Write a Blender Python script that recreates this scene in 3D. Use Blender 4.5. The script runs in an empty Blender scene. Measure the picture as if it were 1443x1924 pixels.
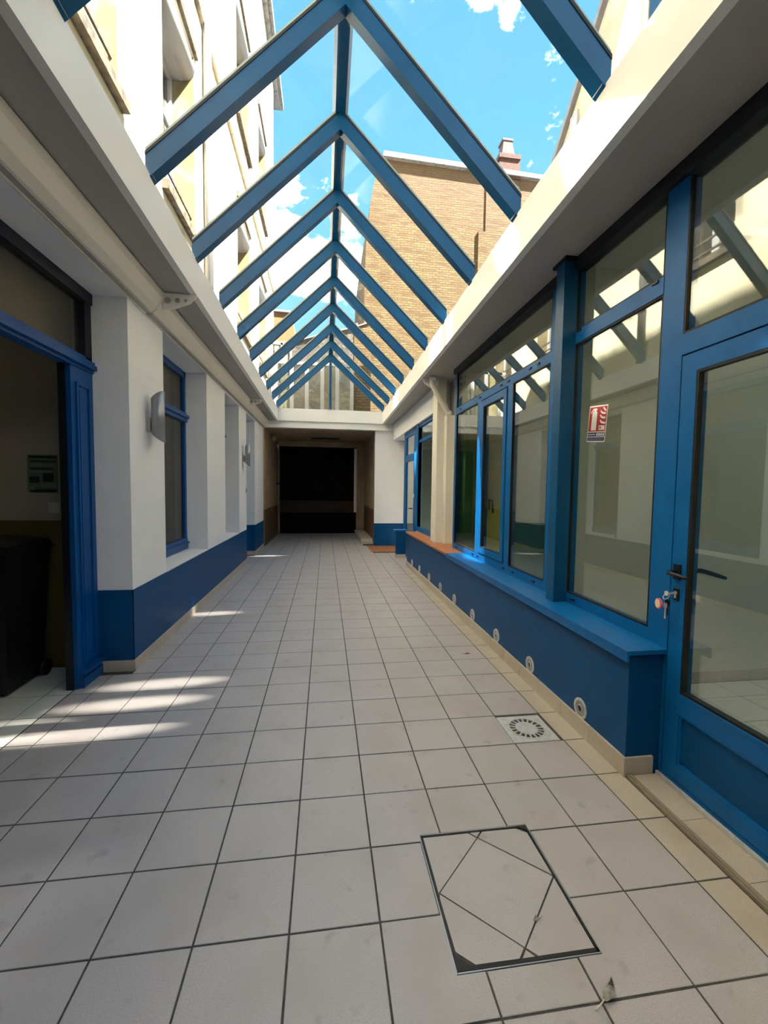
import bpy, bmesh, math, random
from mathutils import Matrix, Vector
random.seed(7)
C = bpy.context.scene.collection

# ------------------------------------------------------------------ camera
cam_data = bpy.data.cameras.new('camera')
cam = bpy.data.objects.new('camera', cam_data)
C.objects.link(cam)
cam_data.sensor_fit = 'VERTICAL'
cam_data.sensor_height = 36.0
cam_data.lens = 14.879
cam_data.clip_start = 0.02
cam_data.clip_end = 400
R = ((0.9904424302, -0.0054613181, -0.1378185996),
     (-0.1372882033, 0.0570033149, -0.9888895648),
     (0.0132567575, 0.9983590517, 0.0557087272))
M4 = Matrix([[*R[0], 0.10888], [*R[1], -1.33099], [*R[2], 1.45703], [0, 0, 0, 1]])
cam.matrix_world = M4
bpy.context.scene.camera = cam
vs = bpy.context.scene.view_settings
vs.view_transform = 'Standard'
vs.look = 'None'
vs.gamma = 1.0
vs.use_curve_mapping = False
vs.exposure = 2.98

# ------------------------------------------------------------------ sky
world = bpy.data.worlds.new('sky')
bpy.context.scene.world = world
world.use_nodes = True
nt = world.node_tree
for n in list(nt.nodes): nt.nodes.remove(n)
def wn(t, **kw):
    n = nt.nodes.new(t)
    for k, v in kw.items(): setattr(n, k, v)
    return n
w_out = wn('ShaderNodeOutputWorld'); w_bg = wn('ShaderNodeBackground')
w_tc = wn('ShaderNodeTexCoord'); w_sep = wn('ShaderNodeSeparateXYZ')
w_ramp = wn('ShaderNodeValToRGB'); w_mix = wn('ShaderNodeMixRGB')
w_map = wn('ShaderNodeMapping'); w_noise = wn('ShaderNodeTexNoise'); w_cr = wn('ShaderNodeValToRGB')
nt.links.new(w_tc.outputs['Generated'], w_sep.inputs[0])
nt.links.new(w_sep.outputs['Z'], w_ramp.inputs[0])
e = w_ramp.color_ramp.elements
e[0].position = 0.0; e[0].color = (0.55, 0.80, 1.0, 1)
e[1].position = 1.0; e[1].color = (0.15, 0.46, 0.92, 1)
m = e.new(0.32); m.color = (0.34, 0.76, 1.0, 1)
m = e.new(0.62); m.color = (0.20, 0.58, 1.0, 1)
w_map.inputs['Scale'].default_value = (1.0, 1.0, 1.7)
w_map.inputs['Location'].default_value = (4.52, 7.07, 1.6)
nt.links.new(w_tc.outputs['Generated'], w_map.inputs[0])
nt.links.new(w_map.outputs[0], w_noise.inputs['Vector'])
w_noise.inputs['Scale'].default_value = 3.1
w_noise.inputs['Detail'].default_value = 9
w_noise.inputs['Roughness'].default_value = 0.58
w_cr.color_ramp.elements[0].position = 0.553
w_cr.color_ramp.elements[1].position = 0.61
nt.links.new(w_noise.outputs['Fac'], w_cr.inputs[0])
nt.links.new(w_cr.outputs[0], w_mix.inputs[0]); nt.links.new(w_ramp.outputs[0], w_mix.inputs[1])
w_mix.inputs[2].default_value = (5.2, 5.1, 5.1, 1)
nt.links.new(w_mix.outputs[0], w_bg.inputs[0])
w_bg.inputs[1].default_value = 0.168
nt.links.new(w_bg.outputs[0], w_out.inputs[0])

# ------------------------------------------------------------------ sun and added spot lamps standing in for its glints off windows
sun_dir = Vector((0.62 * 0.86, -0.62 * 0.51, 0.785)).normalized()   # towards the sun
sl = bpy.data.lights.new('sun', 'SUN'); sl.energy = 6.6; sl.angle = 0.009; sl.color = (1.0, 0.96, 0.88)
so = bpy.data.objects.new('sun', sl); C.objects.link(so)
so.location = (8, -8, 20)
so.rotation_euler = sun_dir.to_track_quat('Z', 'Y').to_euler()
def glint_spot(name, loc, target, energy, size_deg, radius=0.05, blend=0.4, col=(1.0, 0.95, 0.84)):
    l = bpy.data.lights.new(name, 'SPOT'); l.energy = energy; l.spot_size = math.radians(size_deg)
    l.spot_blend = blend; l.shadow_soft_size = radius; l.color = col
    o = bpy.data.objects.new(name, l); C.objects.link(o); o.location = loc
    o.rotation_euler = (Vector(loc) - Vector(target)).to_track_quat('Z', 'Y').to_euler()
    return o
GLINT_SPOTS = True

# ------------------------------------------------------------------ materials
def mat(name, col=(0.5, 0.5, 0.5), rough=0.6, metal=0.0, spec=0.5, noise=None, bump=None, coat=0.0, stripes=None):
    m = bpy.data.materials.new(name); m.use_nodes = True
    t = m.node_tree; b = t.nodes['Principled BSDF']
    b.inputs['Base Color'].default_value = (*col, 1); b.inputs['Roughness'].default_value = rough
    b.inputs['Metallic'].default_value = metal; b.inputs['Specular IOR Level'].default_value = spec
    b.inputs['Coat Weight'].default_value = coat
    geo = t.nodes.new('ShaderNodeNewGeometry')
    src = None
    if noise:
        for (sc, lo, hi, c2, det) in noise:
            n = t.nodes.new('ShaderNodeTexNoise'); n.inputs['Scale'].default_value = sc; n.inputs['Detail'].default_value = det
            mp = t.nodes.new('ShaderNodeMapping'); t.links.new(geo.outputs['Position'], mp.inputs[0])
            if stripes: mp.inputs['Scale'].default_value = stripes
            t.links.new(mp.outputs[0], n.inputs['Vector'])
            r = t.nodes.new('ShaderNodeMapRange'); r.inputs['From Min'].default_value = lo; r.inputs['From Max'].default_value = hi
            t.links.new(n.outputs['Fac'], r.inputs['Value'])
            x = t.nodes.new('ShaderNodeMixRGB'); t.links.new(r.outputs[0], x.inputs[0])
            if src is None: x.inputs[1].default_value = (*col, 1)
            else: t.links.new(src, x.inputs[1])
            x.inputs[2].default_value = (*c2, 1)
            src = x.outputs[0]
        t.links.new(src, b.inputs['Base Color'])
    if bump:
        n = t.nodes.new('ShaderNodeTexNoise'); n.inputs['Scale'].default_value = bump[0]; n.inputs['Detail'].default_value = 6
        t.links.new(geo.outputs['Position'], n.inputs['Vector'])
        bp = t.nodes.new('ShaderNodeBump'); bp.inputs['Strength'].default_value = bump[1]; bp.inputs['Distance'].default_value = bump[2]
        t.links.new(n.outputs['Fac'], bp.inputs['Height']); t.links.new(bp.outputs[0], b.inputs['Normal'])
    return m

M = {}
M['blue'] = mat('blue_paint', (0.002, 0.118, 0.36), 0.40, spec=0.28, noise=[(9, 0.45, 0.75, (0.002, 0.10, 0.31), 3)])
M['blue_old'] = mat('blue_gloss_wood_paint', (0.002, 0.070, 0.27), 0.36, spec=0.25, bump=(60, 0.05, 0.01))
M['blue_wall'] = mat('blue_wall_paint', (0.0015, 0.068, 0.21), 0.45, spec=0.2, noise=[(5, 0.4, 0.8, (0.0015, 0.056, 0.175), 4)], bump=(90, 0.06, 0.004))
M['blue_steel'] = mat('blue_steel_paint', (0.003, 0.078, 0.20), 0.34, spec=0.3, noise=[(4, 0.4, 0.75, (0.004, 0.064, 0.165), 4)])
M['white'] = mat('white_wall_paint', (0.86, 0.86, 0.885), 0.62, noise=[(2.2, 0.5, 0.85, (0.82, 0.81, 0.82), 5)], bump=(140, 0.05, 0.003))
M['white_trim'] = mat('white_sheet_metal', (0.87, 0.85, 0.82), 0.42, noise=[(1.7, 0.5, 0.9, (0.82, 0.79, 0.76), 3)])
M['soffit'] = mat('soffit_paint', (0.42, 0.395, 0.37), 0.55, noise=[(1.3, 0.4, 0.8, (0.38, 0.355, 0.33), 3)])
M['cream'] = mat('cream_box_column', (0.80, 0.74, 0.63), 0.5)
M['skirting'] = mat('skirting_stone', (0.55, 0.48, 0.39), 0.45, noise=[(180, 0.45, 0.8, (0.42, 0.36, 0.28), 3), (4, 0.5, 0.8, (0.47, 0.40, 0.31), 3)])
M['tile_grey'] = mat('floor_tile', (0.475, 0.43, 0.415), 0.42, noise=[(260, 0.45, 0.75, (0.355, 0.32, 0.305), 2), (3.2, 0.46, 0.70, (0.41, 0.365, 0.335), 5), (11, 0.62, 0.8, (0.31, 0.28, 0.25), 6)], bump=(300, 0.08, 0.001))
M['tile_sand'] = mat('sand_floor_tile', (0.50, 0.43, 0.35), 0.45, noise=[(230, 0.45, 0.8, (0.38, 0.32, 0.24), 2), (4, 0.5, 0.75, (0.40, 0.32, 0.23), 4)])
M['tile_white'] = mat('pale_floor_tile', (0.70, 0.69, 0.62), 0.35, noise=[(120, 0.5, 0.8, (0.62, 0.61, 0.55), 2)])
M['grout'] = mat('grout', (0.055, 0.05, 0.045), 0.9, noise=[(40, 0.4, 0.7, (0.09, 0.08, 0.065), 3)])
M['grout_pale'] = mat('pale_grout', (0.12, 0.11, 0.09), 0.9)
M['head'] = mat('painted_shade_navy', (0.0015, 0.003, 0.010), 0.5)  # blue joinery coloured near black to carry the deep shade it sits in
M['black'] = mat('black_plastic', (0.006, 0.006, 0.007), 0.35)
M['rubber'] = mat('black_gasket', (0.004, 0.004, 0.005), 0.6)
M['steel'] = mat('brushed_steel', (0.66, 0.64, 0.63), 0.42, metal=0.25, noise=[(30, 0.4, 0.7, (0.52, 0.51, 0.50), 3)])
M['alu'] = mat('grey_aluminium', (0.36, 0.37, 0.39), 0.38, metal=0.8)
M['cap'] = mat('glazing_cap_grey', (0.34, 0.40, 0.36), 0.5)
M['iron'] = mat('dark_iron', (0.035, 0.03, 0.026), 0.55, metal=0.5)
M['void'] = mat('drain_void', (0.002, 0.002, 0.002), 0.9)
M['terracotta'] = mat('terracotta', (0.42, 0.16, 0.065), 0.6, noise=[(25, 0.4, 0.7, (0.32, 0.12, 0.05), 4)])
M['wood_strip'] = mat('weathered_grey_wood', (0.30, 0.25, 0.18), 0.7, noise=[(40, 0.4, 0.7, (0.16, 0.13, 0.09), 4)], stripes=(9, 0.5, 9))
M['room_cream'] = mat('interior_cream', (0.66, 0.63, 0.50), 0.7)
M['room_olive'] = mat('interior_yellow_olive', (0.66, 0.62, 0.20), 0.6)
M['room_green'] = mat('interior_green', (0.05, 0.15, 0.06), 0.6)
M['room_ceiling'] = mat('interior_ceiling', (0.60, 0.58, 0.52), 0.8)
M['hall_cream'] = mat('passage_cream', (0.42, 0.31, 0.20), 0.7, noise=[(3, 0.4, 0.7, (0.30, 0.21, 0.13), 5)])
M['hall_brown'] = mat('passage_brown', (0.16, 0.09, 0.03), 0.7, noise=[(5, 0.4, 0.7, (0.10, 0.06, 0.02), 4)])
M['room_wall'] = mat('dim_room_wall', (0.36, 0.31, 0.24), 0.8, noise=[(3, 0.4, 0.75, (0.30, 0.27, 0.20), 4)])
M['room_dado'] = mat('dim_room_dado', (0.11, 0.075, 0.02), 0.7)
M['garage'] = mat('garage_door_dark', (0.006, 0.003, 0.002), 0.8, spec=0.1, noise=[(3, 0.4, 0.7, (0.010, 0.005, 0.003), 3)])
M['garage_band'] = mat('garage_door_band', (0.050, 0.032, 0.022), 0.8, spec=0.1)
M['facade'] = mat('cream_render', (0.66, 0.59, 0.43), 0.85, noise=[(0.9, 0.5, 0.72, (0.56, 0.48, 0.31), 6), (2.2, 0.58, 0.70, (0.20, 0.165, 0.115), 7)], bump=(20, 0.1, 0.01))
M['reveal'] = mat('shade_toned_yellow_render', (0.23, 0.165, 0.075), 0.85, noise=[(3, 0.5, 0.62, (0.29, 0.25, 0.17), 6)])  # mottled yellow render, darkened in the colour for the shade of the reveals
M['stone_sill'] = mat('weathered_stone', (0.12, 0.09, 0.06), 0.85, noise=[(14, 0.45, 0.6, (0.055, 0.042, 0.032), 5)])
M['pvc'] = mat('white_window_plastic', (0.40, 0.40, 0.40), 0.4)
M['shutter'] = mat('roller_shutter_grey', (0.62, 0.62, 0.60), 0.5)
M['zinc'] = mat('zinc', (0.20, 0.195, 0.20), 0.55, noise=[(5, 0.4, 0.7, (0.15, 0.145, 0.15), 3)])
M['render_white'] = mat('bright_white_render', (0.84, 0.86, 0.90), 0.8)
M['gable_cream'] = mat('gable_cream_render', (0.40, 0.36, 0.28), 0.85, noise=[(1.5, 0.45, 0.7, (0.57, 0.51, 0.40), 5)])
M['orange'] = mat('orange_render', (0.26, 0.12, 0.045), 0.85)
M['slate'] = mat('old_grey_stone_wall', (0.085, 0.072, 0.058), 0.9, noise=[(2.5, 0.42, 0.6, (0.045, 0.04, 0.034), 7), (11, 0.5, 0.65, (0.12, 0.10, 0.085), 5)], bump=(10, 0.5, 0.05))
M['coping'] = mat('pale_coping', (0.24, 0.23, 0.225), 0.8, noise=[(9, 0.5, 0.7, (0.11, 0.10, 0.095), 5)])
M['pot'] = mat('chimney_pot_mauve', (0.085, 0.055, 0.06), 0.8)
M['redbrick'] = mat('red_brick', (0.085, 0.032, 0.022), 0.85, noise=[(12, 0.45, 0.7, (0.05, 0.022, 0.016), 4)])
M['paper'] = mat('poster_paper', (0.10, 0.14, 0.09), 0.7)
M['paper_dark'] = mat('poster_dark_print', (0.01, 0.015, 0.012), 0.7)
M['paper_pale'] = mat('poster_pale_print', (0.16, 0.20, 0.17), 0.7)
M['switch'] = mat('switch_plastic', (0.50, 0.47, 0.40), 0.45)
M['red'] = mat('sign_red', (0.30, 0.012, 0.018), 0.5)
M['navy'] = mat('sign_navy', (0.008, 0.018, 0.10), 0.5)
M['sign_white'] = mat('sign_white', (0.62, 0.62, 0.58), 0.5)
M['tag_yellow'] = mat('tag_yellow', (0.90, 0.70, 0.38), 0.5)
M['tag_pink'] = mat('tag_pink', (0.75, 0.12, 0.28), 0.5)
M['feather'] = mat('feather_grey', (0.34, 0.31, 0.27), 0.8, noise=[(60, 0.4, 0.6, (0.20, 0.17, 0.14), 4)])
M['feather_tip'] = mat('feather_dark_tip', (0.07, 0.05, 0.04), 0.8)
M['quill'] = mat('feather_pale_quill', (0.75, 0.66, 0.52), 0.5)
M['dry_leaf'] = mat('dry_leaf_red', (0.28, 0.07, 0.03), 0.8)
M['dark_inside'] = mat('dark_room_inside', (0.05, 0.05, 0.045), 0.9)
M['curtain'] = mat('pale_curtain', (0.62, 0.60, 0.55), 0.9)

def brick_mat(name, c1, c2, mortar, sx=0.22, sz=0.075):
    m = bpy.data.materials.new(name); m.use_nodes = True
    t = m.node_tree; b = t.nodes['Principled BSDF']; b.inputs['Roughness'].default_value = 0.9
    g = t.nodes.new('ShaderNodeNewGeometry'); s = t.nodes.new('ShaderNodeSeparateXYZ'); cm = t.nodes.new('ShaderNodeCombineXYZ')
    t.links.new(g.outputs['Position'], s.inputs[0]); t.links.new(s.outputs['X'], cm.inputs[0]); t.links.new(s.outputs['Z'], cm.inputs[1])
    dn = t.nodes.new('ShaderNodeTexNoise'); dn.inputs['Scale'].default_value = 1.4; dn.inputs['Detail'].default_value = 4
    t.links.new(g.outputs['Position'], dn.inputs['Vector'])
    mx = t.nodes.new('ShaderNodeMixRGB'); mx.blend_type = 'ADD'; mx.inputs[0].default_value = 0.16
    t.links.new(cm.outputs[0], mx.inputs[1]); t.links.new(dn.outputs['Color'], mx.inputs[2])
    bt = t.nodes.new('ShaderNodeTexBrick'); bt.inputs['Scale'].default_value = 1
    bt.inputs['Brick Width'].default_value = sx; bt.inputs['Row Height'].default_value = sz; bt.inputs['Mortar Size'].default_value = 0.012
    bt.inputs['Color1'].default_value = (*c1, 1); bt.inputs['Color2'].default_value = (*c2, 1); bt.inputs['Mortar'].default_value = (*mortar, 1)
    t.links.new(mx.outputs[0], bt.inputs['Vector'])
    n = t.nodes.new('ShaderNodeTexNoise'); n.inputs['Scale'].default_value = 3.0; n.inputs['Detail'].default_value = 8; n.inputs['Roughness'].default_value = 0.7
    mp = t.nodes.new('ShaderNodeMapping'); mp.inputs['Scale'].default_value = (0.55, 1, 1.8)
    t.links.new(g.outputs['Position'], mp.inputs[0]); t.links.new(mp.outputs[0], n.inputs['Vector'])
    r = t.nodes.new('ShaderNodeMapRange'); r.inputs['From Min'].default_value = 0.47; r.inputs['From Max'].default_value = 0.60; r.inputs['To Max'].default_value = 0.85
    t.links.new(n.outputs['Fac'], r.inputs['Value'])
    x = t.nodes.new('ShaderNodeMixRGB'); x.inputs[2].default_value = (c2[0] * .70, c2[1] * .62, c2[2] * .6, 1)
    t.links.new(r.outputs[0], x.inputs[0]); t.links.new(bt.outputs['Color'], x.inputs[1])
    # redder, greyer courses towards the top of the wall
    r2 = t.nodes.new('ShaderNodeMapRange'); r2.inputs['From Min'].default_value = 9.5; r2.inputs['From Max'].default_value = 12.5
    r2.inputs['To Max'].default_value = 0.6
    t.links.new(s.outputs['Z'], r2.inputs['Value'])
    x2 = t.nodes.new('ShaderNodeMixRGB'); x2.inputs[2].default_value = (0.135, 0.080, 0.050, 1)
    t.links.new(r2.outputs[0], x2.inputs[0]); t.links.new(x.outputs[0], x2.inputs[1])
    t.links.new(x2.outputs[0], b.inputs['Base Color'])
    bp = t.nodes.new('ShaderNodeBump'); bp.inputs['Strength'].default_value = 0.9; bp.inputs['Distance'].default_value = 0.03
    ad = t.nodes.new('ShaderNodeMath'); ad.operation = 'ADD'
    t.links.new(bt.outputs['Fac'], ad.inputs[0]); t.links.new(n.outputs['Fac'], ad.inputs[1])
    bp.invert = True
    t.links.new(ad.outputs[0], bp.inputs['Height']); t.links.new(bp.outputs[0], b.inputs['Normal'])
    return m
M['brick'] = brick_mat('yellow_brick', (0.172, 0.112, 0.036), (0.118, 0.072, 0.022), (0.070, 0.046, 0.022))

def glass_mat(name, tint=(0.95, 0.97, 0.95), f0=0.05, scale=1.0, rough=0.0, dirt=0.0):
    m = bpy.data.materials.new(name); m.use_nodes = True
    t = m.node_tree
    for n in list(t.nodes): t.nodes.remove(n)
    o = t.nodes.new('ShaderNodeOutputMaterial'); tr = t.nodes.new('ShaderNodeBsdfTransparent'); gl = t.nodes.new('ShaderNodeBsdfGlossy')
    tr.inputs[0].default_value = (*tint, 1); gl.inputs['Roughness'].default_value = rough
    lw = t.nodes.new('ShaderNodeLayerWeight'); lw.inputs[0].default_value = 0.5
    pw = t.nodes.new('ShaderNodeMath'); pw.operation = 'POWER'; pw.inputs[1].default_value = 4.2
    t.links.new(lw.outputs['Facing'], pw.inputs[0])
    ma = t.nodes.new('ShaderNodeMath'); ma.operation = 'MULTIPLY_ADD'; ma.inputs[1].default_value = (1 - f0) * scale; ma.inputs[2].default_value = f0
    t.links.new(pw.outputs[0], ma.inputs[0])
    mx = t.nodes.new('ShaderNodeMixShader'); t.links.new(ma.outputs[0], mx.inputs[0])
    t.links.new(tr.outputs[0], mx.inputs[1]); t.links.new(gl.outputs[0], mx.inputs[2])
    last = mx.outputs[0]
    if dirt:
        df = t.nodes.new('ShaderNodeBsdfDiffuse'); df.inputs[0].default_value = (0.7, 0.7, 0.68, 1)
        g = t.nodes.new('ShaderNodeNewGeometry'); n = t.nodes.new('ShaderNodeTexNoise'); n.inputs['Scale'].default_value = 2.5; n.inputs['Detail'].default_value = 6
        t.links.new(g.outputs['Position'], n.inputs['Vector'])
        r = t.nodes.new('ShaderNodeMapRange'); r.inputs['From Min'].default_value = 0.45; r.inputs['From Max'].default_value = 0.8
        r.inputs['To Max'].default_value = dirt
        t.links.new(n.outputs['Fac'], r.inputs['Value'])
        m2 = t.nodes.new('ShaderNodeMixShader'); t.links.new(r.outputs[0], m2.inputs[0]); t.links.new(last, m2.inputs[1]); t.links.new(df.outputs[0], m2.inputs[2])
        last = m2.outputs[0]
    t.links.new(last, o.inputs[0])
    return m
M['glass'] = glass_mat('window_glass', (0.86, 0.89, 0.84), 0.17, 1.0)
M['glass_roof'] = glass_mat('roof_glass', (0.98, 0.99, 0.985), 0.008, 0.12, dirt=0.03)
M['glass_old'] = glass_mat('old_window_glass', (0.60, 0.60, 0.52), 0.06, 0.6, rough=0.28)
M['glass_far'] = glass_mat('far_window_glass', (0.5, 0.52, 0.55), 0.25, 1.0)

# ------------------------------------------------------------------ mesh helpers
class MB:
    def __init__(s): s.bm = bmesh.new()
    def box(s, x0, x1, y0, y1, z0, z1):
        v = [s.bm.verts.new(p) for p in ((x0, y0, z0), (x1, y0, z0), (x1, y1, z0), (x0, y1, z0), (x0, y0, z1), (x1, y0, z1), (x1, y1, z1), (x0, y1, z1))]
        for f in ((0, 3, 2, 1), (4, 5, 6, 7), (0, 1, 5, 4), (1, 2, 6, 5), (2, 3, 7, 6), (3, 0, 4, 7)): s.bm.faces.new([v[i] for i in f])
        return s
    def hexa(s, pts):   # 8 points, bottom ring then top ring
        v = [s.bm.verts.new(p) for p in pts]
        for f in ((0, 3, 2, 1), (4, 5, 6, 7), (0, 1, 5, 4), (1, 2, 6, 5), (2, 3, 7, 6), (3, 0, 4, 7)): s.bm.faces.new([v[i] for i in f])
        return s
    def prism(s, pts, vec):   # closed planar outline swept by vec
        vec = Vector(vec)
        a = [s.bm.verts.new(p) for p in pts]; b = [s.bm.verts.new(Vector(p) + vec) for p in pts]
        n = len(pts)
        s.bm.faces.new(a[::-1]); s.bm.faces.new(b)
        for i in range(n): s.bm.faces.new((a[i], a[(i + 1) % n], b[(i + 1) % n], b[i]))
        return s
    def cyl(s, p0, p1, r0, r1=None, n=20, cap=True):
        r1 = r0 if r1 is None else r1
        p0 = Vector(p0); p1 = Vector(p1); d = (p1 - p0).normalized()
        a = d.orthogonal().normalized(); b = d.cross(a)
        A = [s.bm.verts.new(p0 + (a * math.cos(t) + b * math.sin(t)) * r0) for t in [2 * math.pi * i / n for i in range(n)]]
        B = [s.bm.verts.new(p1 + (a * math.cos(t) + b * math.sin(t)) * r1) for t in [2 * math.pi * i / n for i in range(n)]]
        for i in range(n):
            f = s.bm.faces.new((A[i], A[(i + 1) % n], B[(i + 1) % n], B[i])); f.smooth = True
        if cap: s.bm.faces.new(A[::-1]); s.bm.faces.new(B)
        return s
    def tube(s, pts, r, n=12):
        rr = r if isinstance(r, (list, tuple)) else [r] * len(pts)
        P = [Vector(p) for p in pts]; rings = []
        for i, p in enumerate(P):
            d = (P[min(i + 1, len(P) - 1)] - P[max(i - 1, 0)]).normalized()
            a = d.cross(Vector((0, 0, 1)));  a = a.normalized() if a.length > 1e-3 else Vector((1, 0, 0)); b = d.cross(a)
            rings.append([s.bm.verts.new(p + (a * math.cos(t) + b * math.sin(t)) * rr[i]) for t in [2 * math.pi * k / n for k in range(n)]])
        for i in range(len(P) - 1):
            for k in range(n):
                f = s.bm.faces.new((rings[i][k], rings[i][(k + 1) % n], rings[i + 1][(k + 1) % n], rings[i + 1][k])); f.smooth = True
        s.bm.faces.new(rings[0][::-1]); s.bm.faces.new(rings[-1])
        return s
    def ring(s, c, axis, r0, r1, h, n=32):   # flat annulus with thickness
        c = Vector(c); d = Vector(axis).normalized(); a = d.orthogonal().normalized(); b = d.cross(a)
        L = []
        for (r, k) in ((r0, 0), (r1, 0), (r1, h), (r0, h)):
            L.append([s.bm.verts.new(c + d * k + (a * math.cos(t) + b * math.sin(t)) * r) for t in [2 * math.pi * i / n for i in range(n)]])
        for q in range(4):
            A, B = L[q], L[(q + 1) % 4]
            for i in range(n): s.bm.faces.new((A[i], A[(i + 1) % n], B[(i + 1) % n], B[i]))
        return s
    def mesh(s, name, bev=0.0, seg=1):
        if bev:
            bmesh.ops.bevel(s.bm, geom=[e for e in s.bm.edges if not e.smooth or len(e.link_faces) == 2 and e.calc_face_angle(0) > 0.6], offset=bev, segments=seg, affect='EDGES', clamp_overlap=True)
        bmesh.ops.recalc_face_normals(s.bm, faces=s.bm.faces)
        me = bpy.data.meshes.new(name); s.bm.to_mesh(me); s.bm.free()
        return me

def link(name, me, m, parent=None, label=None, kind=None):
    o = bpy.data.objects.new(name, me)
    if m is not None and not len(me.materials): me.materials.append(M[m] if isinstance(m, str) else m)
    C.objects.link(o)
    if parent is not None:
        o.parent = parent; o.matrix_parent_inverse = Matrix.Translation(-Vector(parent['base']))
        if parent.parent is not None: o.matrix_parent_inverse = Matrix.Identity(4)
    if label: o['label'] = label
    if kind: o['kind'] = kind
    return o
def part(name, mb, m, parent, label=None, bev=0.0, seg=1, kind=None):
    o = link(name, mb.mesh(name, bev, seg), m, parent, label, kind)
    o['base'] = (0.0, 0.0, 0.0)
    return o
def root(name, loc, label=None, cat=None, group=None, kind=None):
    o = bpy.data.objects.new(name, None); C.objects.link(o); o.location = loc; o['base'] = tuple(float(v) for v in loc)
    o.empty_display_size = 0.1
    if label: o['label'] = label
    if cat: o['category'] = cat
    if group: o['group'] = group
    if kind: o['kind'] = kind
    return o
def struct(name, loc=(0, 0, 0), label=None): return root(name, loc, label=label, kind='structure')
def box(x0, x1, y0, y1, z0, z1): return MB().box(x0, x1, y0, y1, z0, z1)

T = 0.30
XL, XR = -1.37, 1.64          # faces of the left piers and of the right low wall
JL, JR = -1.62, 1.83          # joinery planes
def fl(y): return -0.937 - 0.0092 * y    # left fascia inner face
def fr(y): return 1.372 + 0.0135 * y     # right fascia inner face

# ================================================================== FLOOR
floor = struct('floor', (0, 0, 0), 'beige square tiled floor of the courtyard passage')
part('grout_bed', box(-1.70, 1.90, -4.0, 12.4, -0.06, -0.003), 'grout', floor, label='dark grout between the tiles')
part('grout_bed', box(1.90, 5.2, -4.0, 4.5, -0.06, -0.003), 'grout_pale', floor)
part('grout_bed', box(-5.2, -1.70, -4.0, 2.4, -0.06, -0.003), 'grout_pale', floor)
G = 0.0034
def tile_mb(rects):
    mb = MB()
    for (x0, x1, y0, y1) in rects:
        x0 += G; x1 -= G; y0 += G; y1 -= G
        if x1 - x0 < .012 or y1 - y0 < .012: continue
        c = 0.0018
        v = [mb.bm.verts.new(p) for p in ((x0, y0, -.006), (x1, y0, -.006), (x1, y1, -.006), (x0, y1, -.006),
             (x0, y0, -.0012), (x1, y0, -.0012), (x1, y1, -.0012), (x0, y1, -.0012),
             (x0 + c, y0 + c, 0), (x1 - c, y0 + c, 0), (x1 - c, y1 - c, 0), (x0 + c, y1 - c, 0))]
        for a, b in ((0, 4), (4, 8)):
            for i in range(4): mb.bm.faces.new((v[a + i], v[a + (i + 1) % 4], v[b + (i + 1) % 4], v[b + i]))
        mb.bm.faces.new(v[8:12])
    return mb
full_meshes = {}
def add_tile(rects, m, x0, y0, full, label=None):
    if full:
        if m not in full_meshes: full_meshes[m] = tile_mb([(0, T, 0, T)]).mesh('floor_tile')
        o = link('floor_tile', full_meshes[m], m, floor)
        o.location = (x0, y0, random.uniform(-.0006, .0004))
        o.rotation_euler = (random.uniform(-.001, .001), random.uniform(-.001, .001), 0)
    elif len(rects) > 1:
        X = [v for r_ in rects for v in r_[:2]]; Y = [v for r_ in rects for v in r_[2:]]
        cut_mb = MB()
        for (a0, a1, b0, b1) in rects:
            inn = lambda v, vals, lo: abs(v - (min(vals) if lo else max(vals))) < 1e-6 or min(abs(v - h) for h in HATCH) < 1e-6
            shared = lambda edge, idx, other, lo_, hi_, j: any(abs(q_[idx] - edge) < 1e-6 and q_[j] < hi_ - 1e-6 and q_[j + 1] > lo_ + 1e-6 for q_ in rects if q_ is not other)
            cur = (a0, a1, b0, b1)
            q0 = a0 + (0 if shared(a0, 1, None, b0, b1, 2) else G); q1 = a1 - (0 if shared(a1, 0, None, b0, b1, 2) else G)
            p0 = b0 + (0 if shared(b0, 3, None, a0, a1, 0) else G); p1 = b1 - (0 if shared(b1, 2, None, a0, a1, 0) else G)
            if q1 - q0 > .004 and p1 - p0 > .004: cut_mb.box(q0, q1, p0, p1, -.006, 0)
        o = link('floor_tile', cut_mb.mesh('floor_tile'), m, floor)
    else:
        o = link('floor_tile', tile_mb(rects).mesh('floor_tile'), m, floor)
    o['base'] = (0., 0., 0.)
    return o
def minus(r, h):
    x0, x1, y0, y1 = r; a0, a1, b0, b1 = h
    if a0 >= x1 or a1 <= x0 or b0 >= y1 or b1 <= y0: return [r]
    out = []
    if a0 > x0: out.append((x0, a0, y0, y1))
    if a1 < x1: out.append((a1, x1, y0, y1))
    xx0, xx1 = max(x0, a0), min(x1, a1)
    if b0 > y0: out.append((xx0, xx1, y0, b0))
    if b1 < y1: out.append((xx0, xx1, b1, y1))
    return out
HATCH = (0.509, 0.984, -0.181, 0.333)
DRAIN = (1.196, 1.484, 0.902, 1.178)
far = MB(); far_rects = []
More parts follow.
